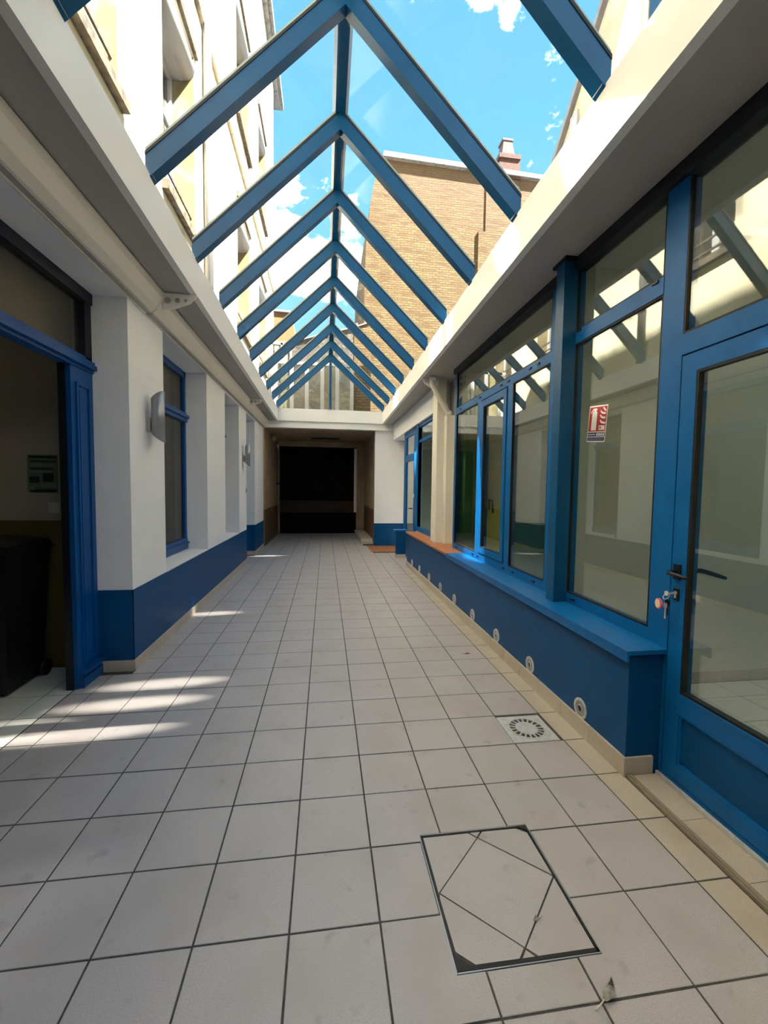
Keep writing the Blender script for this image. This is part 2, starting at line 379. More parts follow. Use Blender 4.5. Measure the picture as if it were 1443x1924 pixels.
for r in range(-13, 41):
    y0 = r * T
    for c in range(-6, 7):
        x0 = c * T
        xa, xb = x0, x0 + T
        if y0 + T / 2 < 2.16: xmin = -1.647
        elif 6.98 < y0 + T / 2 < 7.95: xmin = -1.647
        else: xmin = XL + .004
        xmax = XR if y0 < 6.3 else (1.9 if y0 < 9.1 else 1.08)
        if y0 + T / 2 < .57: xmax = 1.638
        if xb <= xmin or xa >= xmax: continue
        xa = max(xa, xmin); xb = min(xb, xmax)
        if c == 4 and r == 3: continue                       # the drain's place
        if xa > 1.15 and 8.22 < y0 + .15 < 9.3: continue     # the terracotta mat's place
        rects = minus((xa, xb, y0, y0 + T), HATCH)
        m_ = 'tile_sand' if (c == 5 and y0 > -2) else 'tile_grey'
        if r < -3 or r > 18 or (r > 13 and False):
            far_rects.append((xa, xb, y0, y0 + T))
        else:
            full = (len(rects) == 1 and abs(rects[0][1] - rects[0][0] - T) < 1e-6 and abs(rects[0][3] - rects[0][2] - T) < 1e-6)
            add_tile(rects, m_, x0, y0, full)
part('distant_tiles', tile_mb(far_rects), 'tile_grey', floor, kind='stuff')
# pale tiles inside the two rooms
for r in range(-4, 8):
    for c in range(-9, -5):
        xa, xb = c * T, min(c * T + T, -1.652)
        if xb <= xa: continue
        add_tile([(xa, xb, r * T, min(r * T + T, 2.29))], 'tile_white', xa, r * T, False)
room_rects = []
for r in range(-12, 5):
    for c in range(0, 10):
        xa = 1.87 + c * T; ya = r * T + .05
        if -2 <= r <= 4 and c < 6: add_tile([(xa, xa + T, ya, min(ya + T, 1.47))], 'tile_white', xa, ya, False)
        else: room_rects.append((xa, xa + T, ya, min(ya + T, 1.47)))
for r in range(0, 9):
    for c in range(0, 10): room_rects.append((1.87 + c * T, 1.87 + c * T + T, 1.7 + r * T, 1.7 + r * T + T))
part('room_tiles', tile_mb(room_rects), 'tile_white', floor, kind='stuff')

# ================================================================== LEFT WALL
wl = struct('wall_left', (XL, 0, 0), 'white left wall of piers and window recesses with a blue base')
def pier(y0, y1, name='pier', seams=(2.27, 2.37), top=3.05, x0=-1.76, z0=0.0, parent=None):
    mb = MB(); zs = [z0] + [s for s in seams if s > z0] + [top]
    for a, b in zip(zs[:-1], zs[1:]):
        mb.box(x0, XL, y0, y1, a + (0.0012 if a != z0 else 0), b)
        if b != top: mb.box(x0 + .01, XL - .003, y0 + .003, y1 - .003, b - .001, b + .002)
    return part(name, mb, 'white', parent or wl)
pier(2.16, 2.86); pier(4.30, 5.27, seams=(2.2,)); pier(6.30, 6.98, seams=()); pier(7.95, 9.20, seams=())
part('wall_below_window', box(-1.76, XL, 2.86, 4.30, 0, .640), 'white', wl)
part('wall_below_window', box(-1.76, XL, 5.27, 6.30, 0, .640), 'white', wl)
part('lintel', box(-1.76, XL, -4.0, 2.16, 2.86, 3.05), 'white', wl)
part('lintel', box(-1.76, XL, 2.86, 4.30, 2.86, 3.05), 'white', wl)
part('lintel', box(-1.76, XL, 5.27, 6.30, 2.84, 3.05), 'white', wl)
part('lintel', box(-1.76, XL, 6.98, 7.95, 2.84, 3.05), 'white', wl)
part('window_ledge', MB().hexa([(-1.64, 2.865, .640), (XL + .004, 2.865, .640), (XL + .004, 4.295, .640), (-1.64, 4.295, .640),
     (-1.64, 2.865, .668), (XL + .004, 2.865, .650), (XL + .004, 4.295, .650), (-1.64, 4.295, .668)]), 'white_trim', wl, 'white sloping window ledge')
part('window_ledge', MB().hexa([(-1.64, 5.275, .640), (XL + .004, 5.275, .640), (XL + .004, 6.295, .640), (-1.64, 6.295, .640),
     (-1.64, 5.275, .668), (XL + .004, 5.275, .650), (XL + .004, 6.295, .650), (-1.64, 6.295, .668)]), 'white_trim', wl, 'white sloping window ledge')
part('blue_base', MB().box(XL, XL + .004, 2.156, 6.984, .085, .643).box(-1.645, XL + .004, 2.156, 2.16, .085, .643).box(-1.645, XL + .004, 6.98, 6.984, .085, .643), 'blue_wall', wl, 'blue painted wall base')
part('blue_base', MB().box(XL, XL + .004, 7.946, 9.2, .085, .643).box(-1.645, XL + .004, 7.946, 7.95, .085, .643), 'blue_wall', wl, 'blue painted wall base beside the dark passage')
bl = struct('baseboard_left', (XL, 0, 0), 'stone skirting tiles along the left wall')
def skirt(parent, x0, x1, ya, yb, h, n_, axis='y'):
    for i in range(n_):
        if axis == 'y':
            a = ya + (yb - ya) * i / n_; b = ya + (yb - ya) * (i + 1) / n_
            part('skirting_tile', box(x0, x1, a + .0026, b - .0026, 0, h), 'skirting', parent, bev=.0015)
        else:
            a = ya + (yb - ya) * i / n_; b = ya + (yb - ya) * (i + 1) / n_
            part('skirting_tile', box(a + .0015, b - .0015, x0, x1, 0, h), 'skirting', parent, bev=.0015)
skirt(bl, XL, XL + .012, 2.15, 6.99, .088, 16)
skirt(bl, 2.148, 2.16, -1.64, XL, .088, 1, 'x')
skirt(bl, 6.98, 6.992, -1.64, XL, .088, 1, 'x')
skirt(bl, XL, XL + .012, 7.94, 9.2, .088, 4)
skirt(bl, 7.938, 7.95, -1.64, XL, .088, 1, 'x')

# ---- left windows
def left_window(name, y0, y1, label):
    w = struct(name, (JL, y0, .66), label)
    X0, X1 = JL - .05, JL
    fr_ = MB().box(X0, X1, y0, y0 + .055, .66, 2.86).box(X0, X1, y1 - .055, y1, .66, 2.86).box(X0, X1, y0, y1, 2.79, 2.86)
    part('frame', fr_, 'blue_old', w, bev=.004)
    part('bottom_rail', MB().box(X0, X1 + .012, y0, y1, .668, .73).box(X0, X1 + .03, y0 + .01, y1 - .01, .73, .755).box(X0, X1 + .005, y0, y1, .755, .80), 'blue_old', w, bev=.006, seg=2)
    part('transom', MB().box(X0, X1 + .02, y0, y1, 2.245, 2.29).box(X0, X1 + .045, y0 + .004, y1 - .004, 2.29, 2.325).box(X0, X1 + .01, y0, y1, 2.325, 2.36), 'blue_old', w, bev=.006, seg=2)
    part('pane', box(X0 + .02, X0 + .026, y0 + .05, y1 - .05, .79, 2.25), 'glass_old', w)
    part('pane', box(X0 + .02, X0 + .026, y0 + .05, y1 - .05, 2.35, 2.80), 'glass_old', w)
    part('room_behind', MB().box(-2.6, -2.58, y0 - .3, y1 + .3, 0, 3.0).box(-2.6, -1.77, y0 - .32, y0 - .3, 0, 3.0).box(-2.6, -1.77, y1 + .3, y1 + .32, 0, 3.0).box(-2.6, -1.77, y0 - .3, y1 + .3, 3.0, 3.04).box(-2.6, -1.77, y0 - .3, y1 + .3, -.04, 0), 'room_wall', w)
    return w
left_window('window_1', 2.86, 4.30, 'tall blue-framed window in the first recess of the left wall')
left_window('window_2', 5.27, 6.30, 'blue-framed window in the far recess of the left wall')
d2 = struct('door_2', (JL, 6.98, 0), 'blue door deep in the left wall beside the passage')
part('leaf', box(JL - .06, JL - .02, 7.0, 7.93, 0, 2.84), 'blue_old', d2, bev=.004)
part('door_panel', MB().box(JL - .02, JL - .008, 7.12, 7.81, .2, 1.0).box(JL - .02, JL - .008, 7.12, 7.81, 1.1, 2.1), 'blue_old', d2, bev=.004)

# ---- left storefront opening
d1 = struct('door_1', (JL, 1.0, 0), 'blue panelled door surround of the wide opening on the left')
part('head_frame', box(JL - .07, JL + .01, -4.0, 2.16, 2.78, 2.86), 'head', d1, 'head rail with its shade painted almost black', bev=.004)
part('transom', MB().box(JL - .07, JL + .01, -4.0, 2.155, 2.28, 2.302).box(JL - .07, JL + .035, -4.0, 2.155, 2.302, 2.335).box(JL - .07, JL + .02, -4.0, 2.155, 2.335, 2.36).box(JL - .07, JL, -4.0, 2.155, 2.36, 2.385), 'blue_old', d1, bev=.005, seg=2)
part('side_frame', box(JL - .07, JL, 2.07, 2.155, 2.36, 2.78), 'head', d1, bev=.004)
part('fanlight_pane', box(JL - .04, JL - .034, -4.0, 2.08, 2.37, 2.78), 'glass_old', d1)
st = part('panelled_stile', MB().box(JL - .03, JL, 1.875, 2.155, 0, 2.28), 'blue_old', d1, bev=.003)
def frame_rect(x0, x1, ya, yb, za, zb, w):
    return MB().box(x0, x1, ya, ya + w, za, zb).box(x0, x1, yb - w, yb, za, zb).box(x0, x1, ya + w, yb - w, za, za + w).box(x0, x1, ya + w, yb - w, zb - w, zb)
part('inner_jamb', box(JL - .075, JL - .03, 1.862, 2.155, 0, 2.28), 'head', d1, 'inner jamb with its shade painted almost black')
part('panel_moulding', frame_rect(JL, JL + .014, 1.925, 2.095, .17, 2.17, .018), 'blue_old', st, bev=.004)
part('raised_panel', box(JL, JL + .008, 1.965, 2.055, .22, 2.12), 'blue_old', st, bev=.003)
part('plinth', MB().box(JL, JL + .03, 1.885, 2.15, 0, .07).box(JL, JL + .018, 1.885, 2.15, .07, .10).box(JL, JL + .045, 1.895, 2.15, .10, .125), 'blue_old', st, bev=.004, seg=2)

# ---- the room behind the left opening
ri = struct('wall_4', (-3, 2.3, 0), 'dim room wall with a darker dado seen through the left opening')
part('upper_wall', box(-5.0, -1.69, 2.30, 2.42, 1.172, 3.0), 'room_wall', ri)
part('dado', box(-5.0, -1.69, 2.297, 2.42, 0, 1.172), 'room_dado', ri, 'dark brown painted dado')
part('side_wall', box(-5.1, -5.0, -4.0, 2.42, 0, 3.0), 'room_wall', ri)
part('rear_wall', box(-5.1, -1.62, -4.1, -4.0, 0, 3.0), 'room_wall', ri)
part('room_ceiling', box(-5.1, -1.7, -4.1, 2.42, 3.0, 3.1), 'room_wall', ri)

# ================================================================== CANOPY SOFFITS, FASCIAS, BEAM
ceil = struct('ceiling', (0, 0, 3.05), 'white soffits either side of the glass roof')
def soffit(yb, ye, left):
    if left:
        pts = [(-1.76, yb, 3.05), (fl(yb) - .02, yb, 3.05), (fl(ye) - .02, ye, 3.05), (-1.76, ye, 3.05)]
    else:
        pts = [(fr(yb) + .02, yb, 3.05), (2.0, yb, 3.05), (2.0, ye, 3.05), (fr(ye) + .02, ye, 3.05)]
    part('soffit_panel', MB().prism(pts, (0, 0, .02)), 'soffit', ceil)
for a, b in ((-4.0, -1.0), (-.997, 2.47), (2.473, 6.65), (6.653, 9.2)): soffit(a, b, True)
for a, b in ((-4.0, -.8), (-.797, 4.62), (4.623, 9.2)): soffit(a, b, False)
part('rear_soffit', box(-1.76, 1.9, -9.0, -3.22, 3.072, 3.2), 'soffit', ceil)
part('rear_gable', MB().prism([(-1.1, -3.26, 3.2), (1.5, -3.26, 3.2), (.22, -3.26, 4.75)], (0, .04, 0)), 'zinc', ceil)
t1 = struct('trim_1', (-.97, 0, 3.05), 'white fascia along the left edge of the glass roof')
t2 = struct('trim_2', (1.4, 0, 3.05), 'white fascia along the right edge of the glass roof')
for i, (ya, yb) in enumerate(((-4.0, 9.16),)):
    part('fascia_board', MB().hexa([(fl(ya) - .05, ya, 3.043), (fl(ya), ya, 3.043), (fl(yb), yb, 3.043), (fl(yb) - .05, yb, 3.043),
         (fl(ya) - .12, ya, 3.345), (fl(ya) - .006, ya, 3.345), (fl(yb) - .006, yb, 3.345), (fl(yb) - .12, yb, 3.345)]), 'white_trim', t1, bev=.006, seg=2)
    part('fascia_board', MB().hexa([(fr(ya), ya, 3.043), (fr(ya) + .05, ya, 3.043), (fr(yb) + .05, yb, 3.043), (fr(yb), yb, 3.043),
         (fr(ya) + .006, ya, 3.345), (fr(ya) + .12, ya, 3.345), (fr(yb) + .12, yb, 3.345), (fr(yb) + .006, yb, 3.345)]), 'white_trim', t2, bev=.006, seg=2)
    part('flat_roof', MB().prism([(-1.62, ya, 3.28), (fl(ya) - .1, ya, 3.28), (fl(yb) - .1, yb, 3.28), (-1.62, yb, 3.28)], (0, 0, .05)), 'zinc', t1)
    part('flat_roof', MB().prism([(fr(ya) + .1, ya, 3.28), (2.6, ya, 3.28), (2.6, yb, 3.28), (fr(yb) + .1, yb, 3.28)], (0, 0, .05)).box(4.6, 6.0, -4, 9.16, 3.28, 3.33).box(2.6, 4.6, -4, -2.6, 3.28, 3.33).box(2.6, 4.6, 1.0, 2.3, 3.28, 3.33).box(2.6, 4.6, 3.7, 9.16, 3.28, 3.33), 'zinc', t2)
part('added_rooflight', box(2.6, 4.6, -2.6, 1.0, 3.30, 3.31), 'glass_roof', t2)  # unseen rooflights, added to let daylight into the right-hand rooms
part('added_rooflight', box(2.6, 4.6, 2.3, 3.7, 3.30, 3.31), 'glass_roof', t2)
t3 = struct('trim_3', (0, 9.2, 2.9), 'white beam across the mouth of the dark passage')
part('fascia_board', box(-1.05, 1.53, 9.15, 9.20, 3.05, 3.345), 'white_trim', t3, bev=.004)
part('beam', MB().box(-1.76, 2.2, 9.20, 9.34, 2.895, 3.10).box(-1.76, 2.2, 9.20, 9.34, 3.1, 3.33), 'white_trim', t3, bev=.004)

# ================================================================== PASSAGE
wb = struct('wall_back', (0, 12.3, 0), 'dim cream and brown walls of the covered passage')
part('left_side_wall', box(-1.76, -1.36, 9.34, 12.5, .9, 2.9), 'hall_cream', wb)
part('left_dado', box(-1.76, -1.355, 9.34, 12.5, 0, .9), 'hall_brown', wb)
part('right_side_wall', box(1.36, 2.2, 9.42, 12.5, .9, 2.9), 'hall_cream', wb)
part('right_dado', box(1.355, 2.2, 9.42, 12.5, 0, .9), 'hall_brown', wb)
part('end_wall', MB().box(-1.36, -1.31, 12.28, 12.5, 0, 2.9).box(1.10, 1.36, 12.28, 12.5, 0, 2.9).box(-1.31, 1.10, 12.28, 12.5, 2.735, 2.9), 'hall_cream', wb)
part('white_post', box(1.02, 1.10, 12.20, 12.28, .68, 2.70), 'cream', wb, 'pale post beside the garage door')
part('passage_ceiling', box(-1.76, 2.2, 9.34, 12.5, 2.9, 3.1), 'hall_cream', wb)
part('passage_pier', MB().box(1.345, 2.2, 9.30, 9.42, .57, 2.9), 'white', wb, 'cream pier right of the passage mouth')
part('pier_base', MB().box(1.342, 2.2, 9.296, 9.42, 0, .57), 'blue_wall', wb, 'dark blue base of the pier')
part('curb', MB().box(1.05, 1.355, 9.75, 12.25, -.003, .12).box(1.05, 1.355, 9.62, 9.75, -.003, .06), 'skirting', wb, 'low stone curb along the passage wall', bev=.01)
part('backing', box(-1.36, 1.36, 12.38, 12.5, 0, 2.9), 'void', wb)
gd = struct('door_3', (-.1, 12.35, 0), 'dark garage door closing the end of the passage')
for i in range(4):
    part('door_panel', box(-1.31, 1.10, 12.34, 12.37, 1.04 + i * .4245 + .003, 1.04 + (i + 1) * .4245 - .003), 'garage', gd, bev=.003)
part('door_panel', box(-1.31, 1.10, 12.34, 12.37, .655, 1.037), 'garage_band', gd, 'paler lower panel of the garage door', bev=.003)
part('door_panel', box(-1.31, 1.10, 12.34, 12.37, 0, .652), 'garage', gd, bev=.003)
cl = root('tube_light', (.1, 11.2, 2.9), 'dark slim strip light under the passage ceiling', 'ceiling light')
part('housing', box(-.29, .49, 11.14, 11.26, 2.862, 2.899), 'iron', cl, bev=.006)
part('end_cap', box(-.31, -.29, 11.14, 11.26, 2.86, 2.899), 'black', cl)
part('end_cap', box(.49, .51, 11.14, 11.26, 2.86, 2.899), 'black', cl)
pd = root('pipework', (-1.34, 10.4, 2.6), 'white wall pipe with a small bracket lamp high inside the passage', 'pipe')
part('pipe', MB().tube([(-1.31, 11.9, 0.7), (-1.31, 11.9, 2.6), (-1.31, 11.75, 2.72)], .03), 'cream', pd)
part('spotlight', MB().cyl((-1.35, 10.6, 2.80), (-1.25, 10.45, 2.76), .05, .07), 'hall_cream', pd)
part('pipe_clip', MB().box(-1.36, -1.27, 11.87, 11.93, 1.54, 1.58), 'black', pd)
mt = root('doormat', (1.5, 8.75, 0), 'rust-brown mat set into the floor before the dark blue pier base', 'doormat')
mb = MB()
for i in range(7):
    for j in range(9): mb.box(1.17 + i * .107, 1.17 + i * .107 + .10, 8.23 + j * .117, 8.23 + j * .117 + .11, -.004, .004)
part('ribs', mb, 'terracotta', mt, kind='stuff')
part('mat_base', box(1.165, 1.925, 8.225, 9.292, -.004, .001), 'hall_brown', mt)

# ================================================================== SKYLIGHT
sk = root('skylight', (.22, 4, 3.34), 'pitched glass roof on blue steel rafters over the passage', 'glass roof')
XA = .22
def rafter(y, side, hz=.145):
    xe = (fl(y) - .03) if side < 0 else (fr(y) + .03)
    zf = 3.335; za = 4.50
    slope = (za - zf) / (XA - (fl(y) if side < 0 else fr(y)))
    zb = za + slope * (xe - XA)
    w = .04
    pts = [(xe, zb), (XA, za), (XA, za + hz), (xe, zb + hz)]
    r = part('rafter', MB().prism([(p[0], y - w, p[1]) for p in pts], (0, 2 * w, 0)), 'blue_steel', sk, bev=.004)
    g = part('gasket', MB().prism([(p[0], y - w - .004, p[1]) for p in ((xe, zb + hz), (XA, za + hz), (XA, za + hz + .022), (xe, zb + hz + .022))], (0, 2 * w + .008, 0)), 'rubber', r)
    c = part('glazing_cap', MB().prism([(p[0], y - w + .005, p[1]) for p in ((xe, zb + hz + .022), (XA, za + hz + .022), (XA, za + hz + .048), (xe, zb + hz + .048))], (0, 2 * w - .01, 0)), 'cap', r)
    part('foot_plate', MB().box(xe - .02 if side < 0 else xe - .040, xe + .040 if side < 0 else xe + .02, y - w + .004, y + w - .004, 3.343, 3.349), 'alu', r)
    return zb, hz
YK = [0.62 + .94 * k for k in range(-4, 10)]
for y in YK:
    for s in (-1, 1): rafter(y, s)
for a, b in zip(YK[:-1], YK[1:]):
    for s in (-1, 1):
        f_ = fl if s < 0 else fr
        ym = (a + b) / 2
        xe = f_(ym) + (-.06 if s < 0 else .06)
        slope = (4.50 - 3.335) / (XA - f_(ym))
        za = 4.50 + .152; ze = za + slope * (xe - XA)
        part('glass_pane', MB().prism([(xe, a + .005, ze), (XA, a + .005, za), (XA, a + .005, za + .008), (xe, a + .005, ze + .008)], (0, b - a - .01, 0)), 'glass_roof', sk)
rb = MB()
rb.prism([(XA - .042, -3.2, 4.628), (XA + .042, -3.2, 4.628), (XA + .066, -3.2, 4.69), (XA + .066, -3.2, 4.715), (XA, -3.2, 4.76), (XA - .066, -3.2, 4.715), (XA - .066, -3.2, 4.69)], (0, 12.3, 0))
part('ridge_beam', rb, 'blue_steel', sk, bev=.003)
yg = YK[-1]
part('gable_post', box(XA - .028, XA + .028, yg - .03, yg + .03, 3.345, 4.52), 'blue_steel', sk, bev=.003)
part('gable_pane', MB().prism([(fl(yg) + .03, yg, 3.35), (XA - .02, yg, 3.35), (XA - .02, yg, 4.52)], (0, .006, 0)), 'glass_roof', sk)
part('gable_pane', MB().prism([(fr(yg) - .03, yg, 3.35), (XA + .02, yg, 3.35), (XA + .02, yg, 4.52)], (0, .006, 0)), 'glass_roof', sk)

# ================================================================== RIGHT LOW WALL
wr = struct('wall_right', (XR, 0, 0), 'low blue wall under the windows on the right')
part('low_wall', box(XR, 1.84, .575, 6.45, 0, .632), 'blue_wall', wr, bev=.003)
part('blue_sill', MB().box(1.605, 1.86, .548, 3.76, .640, .662).box(1.605, 1.618, .548, 3.76, .606, .642), 'blue', wr, 'blue metal sill capping the low wall', bev=.003)
part('terracotta_sill', MB().box(1.60, 1.95, 3.765, 6.40, .634, .660), 'terracotta', wr, 'terracotta tile sill on the far stretch of the low wall', bev=.004)
part('wall_above_openings', box(1.79, 2.2, 4.95, 9.2, 2.66, 3.05), 'white', wr)
part('recess_wall', MB().box(1.97, 2.2, 4.23, 5.0, .66, 3.05), 'room_ceiling', wr)
part('nook_wall', MB().box(2.15, 2.25, 7.9, 9.4, 0, 2.7), 'cream', wr)
brd = struct('baseboard_right', (XR, 0, 0), 'sand stone skirting tiles along the low blue wall')
skirt(brd, XR - .014, XR, .56, 6.46, .098, 20)
skirt(brd, .561, .575, XR - .012, 1.79, .098, 1, 'x')

def col_box(name, x0, x1, y0, y1, z0, z1, label):
    c = struct(name, (x0, y0, z0), label)
    part('casing', box(x0, x1, y0, y1, z0, z1), 'cream', c, bev=.003)
    part('corner_bead', MB().box(x0 - .004, x0 + .012, y0 - .004, y0 + .012, z0, z1), 'white_trim', c)
    part('foot_trim', MB().box(x0 - .004, x1, y0 - .006, y1, z0, z0 + .02), 'cream', c)
col_box('trim_4', 1.725, 1.86, 4.76, 5.02, .660, 3.05, 'taller cream boxed column standing on the terracotta sill')
col_box('trim_5', 1.832, 1.97, 4.62, 4.80, .660, 2.52, 'shorter cream boxed column under the slanting drainpipe')

# blue window strip + far door on the right, beyond the columns
w5 = struct('window_5', (1.86, 5.0, .66), 'far blue-framed window behind the cream column')
part('frame', MB().box(1.84, 1.90, 5.02, 6.82, 2.60, 2.66).box(1.84, 1.90, 5.02, 6.82, .66, .74).box(1.84, 1.90, 6.50, 6.82, .66, 2.66).box(1.84, 1.90, 5.02, 5.1, .66, 2.66).box(1.82, 1.90, 6.50, 6.62, .66, 2.66), 'blue', w5, bev=.004)
part('pane', box(1.867, 1.873, 5.08, 6.52, .72, 2.62), 'glass', w5)
part('transom', box(1.845, 1.895, 5.1, 6.5, 2.32, 2.37), 'blue', w5, bev=.003)
d5 = struct('door_5', (1.86, 6.9, 0), 'narrow blue glazed door far along the right side')
part('door_frame', MB().box(1.84, 1.90, 6.82, 7.95, 2.60, 2.66).box(1.84, 1.90, 7.86, 7.95, 0, 2.66), 'blue', d5, bev=.004)
lf = part('leaf', MB().box(1.845, 1.895, 6.83, 6.93, 0, 2.6).box(1.845, 1.895, 7.77, 7.86, 0, 2.6).box(1.845, 1.895, 6.93, 7.77, 2.03, 2.17).box(1.845, 1.895, 6.93, 7.77, 0, .42).box(1.845, 1.895, 6.93, 7.77, 2.55, 2.6), 'blue', d5, bev=.003)
part('pane', box(1.867, 1.873, 6.92, 7.78, .41, 2.04), 'glass', d5)
part('pane', box(1.867, 1.873, 6.92, 7.78, 2.16, 2.56), 'glass', d5)
part('handle', MB().tube([(1.845, 7.0, 1.06), (1.80, 7.0, 1.06), (1.795, 7.06, 1.06), (1.795, 7.16, 1.055)], .011), 'black', d5)
part('lock', MB().box(1.835, 1.845, 6.86, 6.90, 1.28, 1.36), 'sign_white', d5)
part('far_room', MB().box(3.2, 3.3, 4.4, 9.5, 0, 3.2).box(2.2, 3.3, 9.4, 9.5, 0, 3.2).box(1.9, 3.3, 4.38, 4.42, 0, 3.2).box(1.9, 3.3, 4.4, 9.5, 3.06, 3.10), 'room_cream', d5)
part('far_dado', MB().box(3.17, 3.2, 4.42, 9.4, 0, 1.1), 'room_green', d5)
pl = root('planter_pedestal', (1.67, 7.5, 0), 'small blue capped pedestal at the far end of the right wall', 'pedestal')
part('body', box(1.60, 1.80, 7.42, 7.56, .07, .56), 'blue_wall', pl, bev=.003)
part('cap', box(1.56, 1.82, 7.39, 7.58, .56, .59), 'blue', pl, bev=.003)
part('stone_foot', box(1.59, 1.80, 7.41, 7.57, 0, .07), 'skirting', pl, bev=.003)

# ================================================================== RIGHT GLAZING
X0, X1 = JR, JR + .065
def stay(parent, y, z, s=1):
    part('drain_cap', MB().box(JR - .012, JR, y - .022 * s, y + .022 * s, z - .006, z + .006), 'black', parent, bev=.004)
wA = struct('window_3', (JR, 1.73, .66), 'long blue-framed window with an opening middle casement')
part('head_rail', box(X0 - .03, X1, 1.57, 4.24, 2.985, 3.05), 'head', wA, 'head rail with its shade painted almost black')
part('frame', MB().box(X0, X1, 1.57, 4.23, .662, .735).box(X0, X1, 4.165, 4.23, .735, 2.99).box(X0, X1, 1.57, 1.79, .735, 2.99), 'blue', wA, bev=.003)
part('transom', box(X0, X1, 1.79, 4.165, 2.45, 2.525), 'blue', wA, bev=.003)
part('mullion', box(X0, X1, 3.255, 3.36, .735, 2.45), 'blue', wA, bev=.003)
part('mullion', box(X0, X1, 2.455, 2.56, .735, 2.45), 'blue', wA, bev=.003)
part('gasket', frame_rect(X0 + .001, X0 + .020, 1.788, 4.167, 2.523, 2.992, .012), 'rubber', wA)
part('gasket', frame_rect(X0 + .001, X0 + .020, 1.788, 2.457, .733, 2.452, .012), 'rubber', wA)
part('gasket', frame_rect(X0 + .001, X0 + .020, 3.358, 4.167, .733, 2.452, .012), 'rubber', wA)
cs = part('casement', frame_rect(X0 - .008, X1, 2.575, 3.24, .75, 2.435, .068), 'blue', wA, bev=.004)
part('casement_gasket', frame_rect(X0 - .004, X0 + .02, 2.64, 3.175, .815, 2.37, .012), 'rubber', cs)
part('casement_pane', box(X0 + .012, X0 + .018, 2.64, 3.175, .815, 2.37), 'glass', cs)
part('casement_handle', MB().box(X1 + .005, X1 + .02, 3.14, 3.165, 1.24, 1.36).tube([(X1 + .02, 3.152, 1.34), (X1 + .05, 3.152, 1.34), (X1 + .05, 3.15, 1.30), (X1 + .05, 3.12, 1.20)], .011), 'black', cs, 'black casement handle')
part('pane', box(X0 + .012, X0 + .018, 1.78, 4.17, 2.52, 3.0), 'glass', wA)
part('pane', box(X0 + .012, X0 + .018, 1.78, 2.46, .73, 2.46), 'glass', wA)
part('pane', box(X0 + .012, X0 + .018, 3.35, 4.17, .73, 2.46), 'glass', wA)
for y in (1.98, 2.12, 2.55, 2.72, 3.30, 4.0): stay(wA, y, 2.49)
for y in (1.95, 2.35, 2.55, 3.25, 3.42, 4.05): stay(wA, y, .70)
po = struct('trim_6', (1.73, 1.46, .66), 'square blue steel post between the two right-hand windows')
part('post', MB().box(1.728, 1.828, 1.462, 1.562, .662, 3.05), 'blue_steel', po, bev=.004)
part('post_head', MB().box(1.715, 1.828, 1.43, 1.60, 3.03, 3.06), 'black', po)
wB = struct('window_4', (JR, .69, .66), 'blue-framed fixed window beside the glazed door')
part('head_rail', box(X0 - .03, X1, .557, 1.57, 2.975, 3.05), 'head', wB, 'head rail with its shade painted almost black')
part('frame', MB().box(X0, X1, .69, 1.57, .662, .73).box(X0, X1, 1.475, 1.57, .73, 2.99).box(X0, X1, .575, .69, .0, 2.99), 'blue', wB, bev=.003)
part('transom', box(X0 - .004, X1, .69, 1.475, 2.475, 2.565), 'blue', wB, bev=.004)
part('gasket', frame_rect(X0 + .001, X0 + .020, .688, 1.477, .728, 2.477, .013), 'rubber', wB)
part('gasket', frame_rect(X0 + .001, X0 + .020, .688, 1.477, 2.563, 2.992, .013), 'rubber', wB)
part('pane', box(X0 + .012, X0 + .018, .68, 1.485, .72, 2.48), 'glass', wB)
part('pane', box(X0 + .012, X0 + .018, .68, 1.485, 2.56, 3.0), 'glass', wB)
stay(wB, .745, 2.555); stay(wB, 1.42, 2.555); stay(wB, 1.38, .70)
# ---- the glazed door
d4 = struct('door_4', (JR, .55, 0), 'blue glazed door with a solid lower panel, nearest on the right')
YD = -.40
part('door_frame', MB().box(X0, X1, .557, .575, 0, 3.05).box(X0, X1, YD - .1, .557, 2.125, 2.225).box(X0, X1, YD - .16, YD - .02, 0, 3.05), 'blue', d4, bev=.003)
part('head_rail', box(X0 - .03, X1, YD - .1, .557, 2.965, 3.05), 'head', d4, 'head rail with its shade painted almost black')
part('fanlight_gasket', frame_rect(X0 + .001, X0 + .020, YD - .02, .559, 2.223, 2.992, .013), 'rubber', d4)
part('fanlight_pane', box(X0 + .012, X0 + .018, YD - .03, .56, 2.22, 3.0), 'glass', d4)
part('rebate', frame_rect(X0 + .02, X1 - .005, YD - .02, .559, .03, 2.128, .014), 'rubber', d4)
lf = part('leaf', MB().box(X0 - .004, X1 - .008, .462, .546, .04, 2.115).box(X0 - .004, X1 - .008, YD, YD + .084, .04, 2.115)
     .box(X0 - .004, X1 - .008, YD + .084, .462, 2.03, 2.115).box(X0 - .004, X1 - .008, YD + .084, .462, .37, .475).box(X0 - .004, X1 - .008, YD + .084, .462, .04, .115), 'blue', d4, bev=.003)
part('leaf_gasket', frame_rect(X0 - .002, X0 + .024, YD + .08, .466, .472, 2.033, .016), 'rubber', lf)
part('leaf_pane', box(X0 + .012, X0 + .018, YD + .07, .47, .46, 2.04), 'glass', lf)
part('lower_panel', MB().box(X0 + .012, X1 - .01, YD + .08, .466, .11, .375), 'blue_wall', lf)
part('panel_bead', frame_rect(X0 + .002, X0 + .014, YD + .084, .462, .115, .37, .012), 'blue', lf, bev=.003)
part('glazing_bead', MB().box(X0 - .010, X0, YD + .084, .462, .462, .476), 'blue', lf, bev=.003)
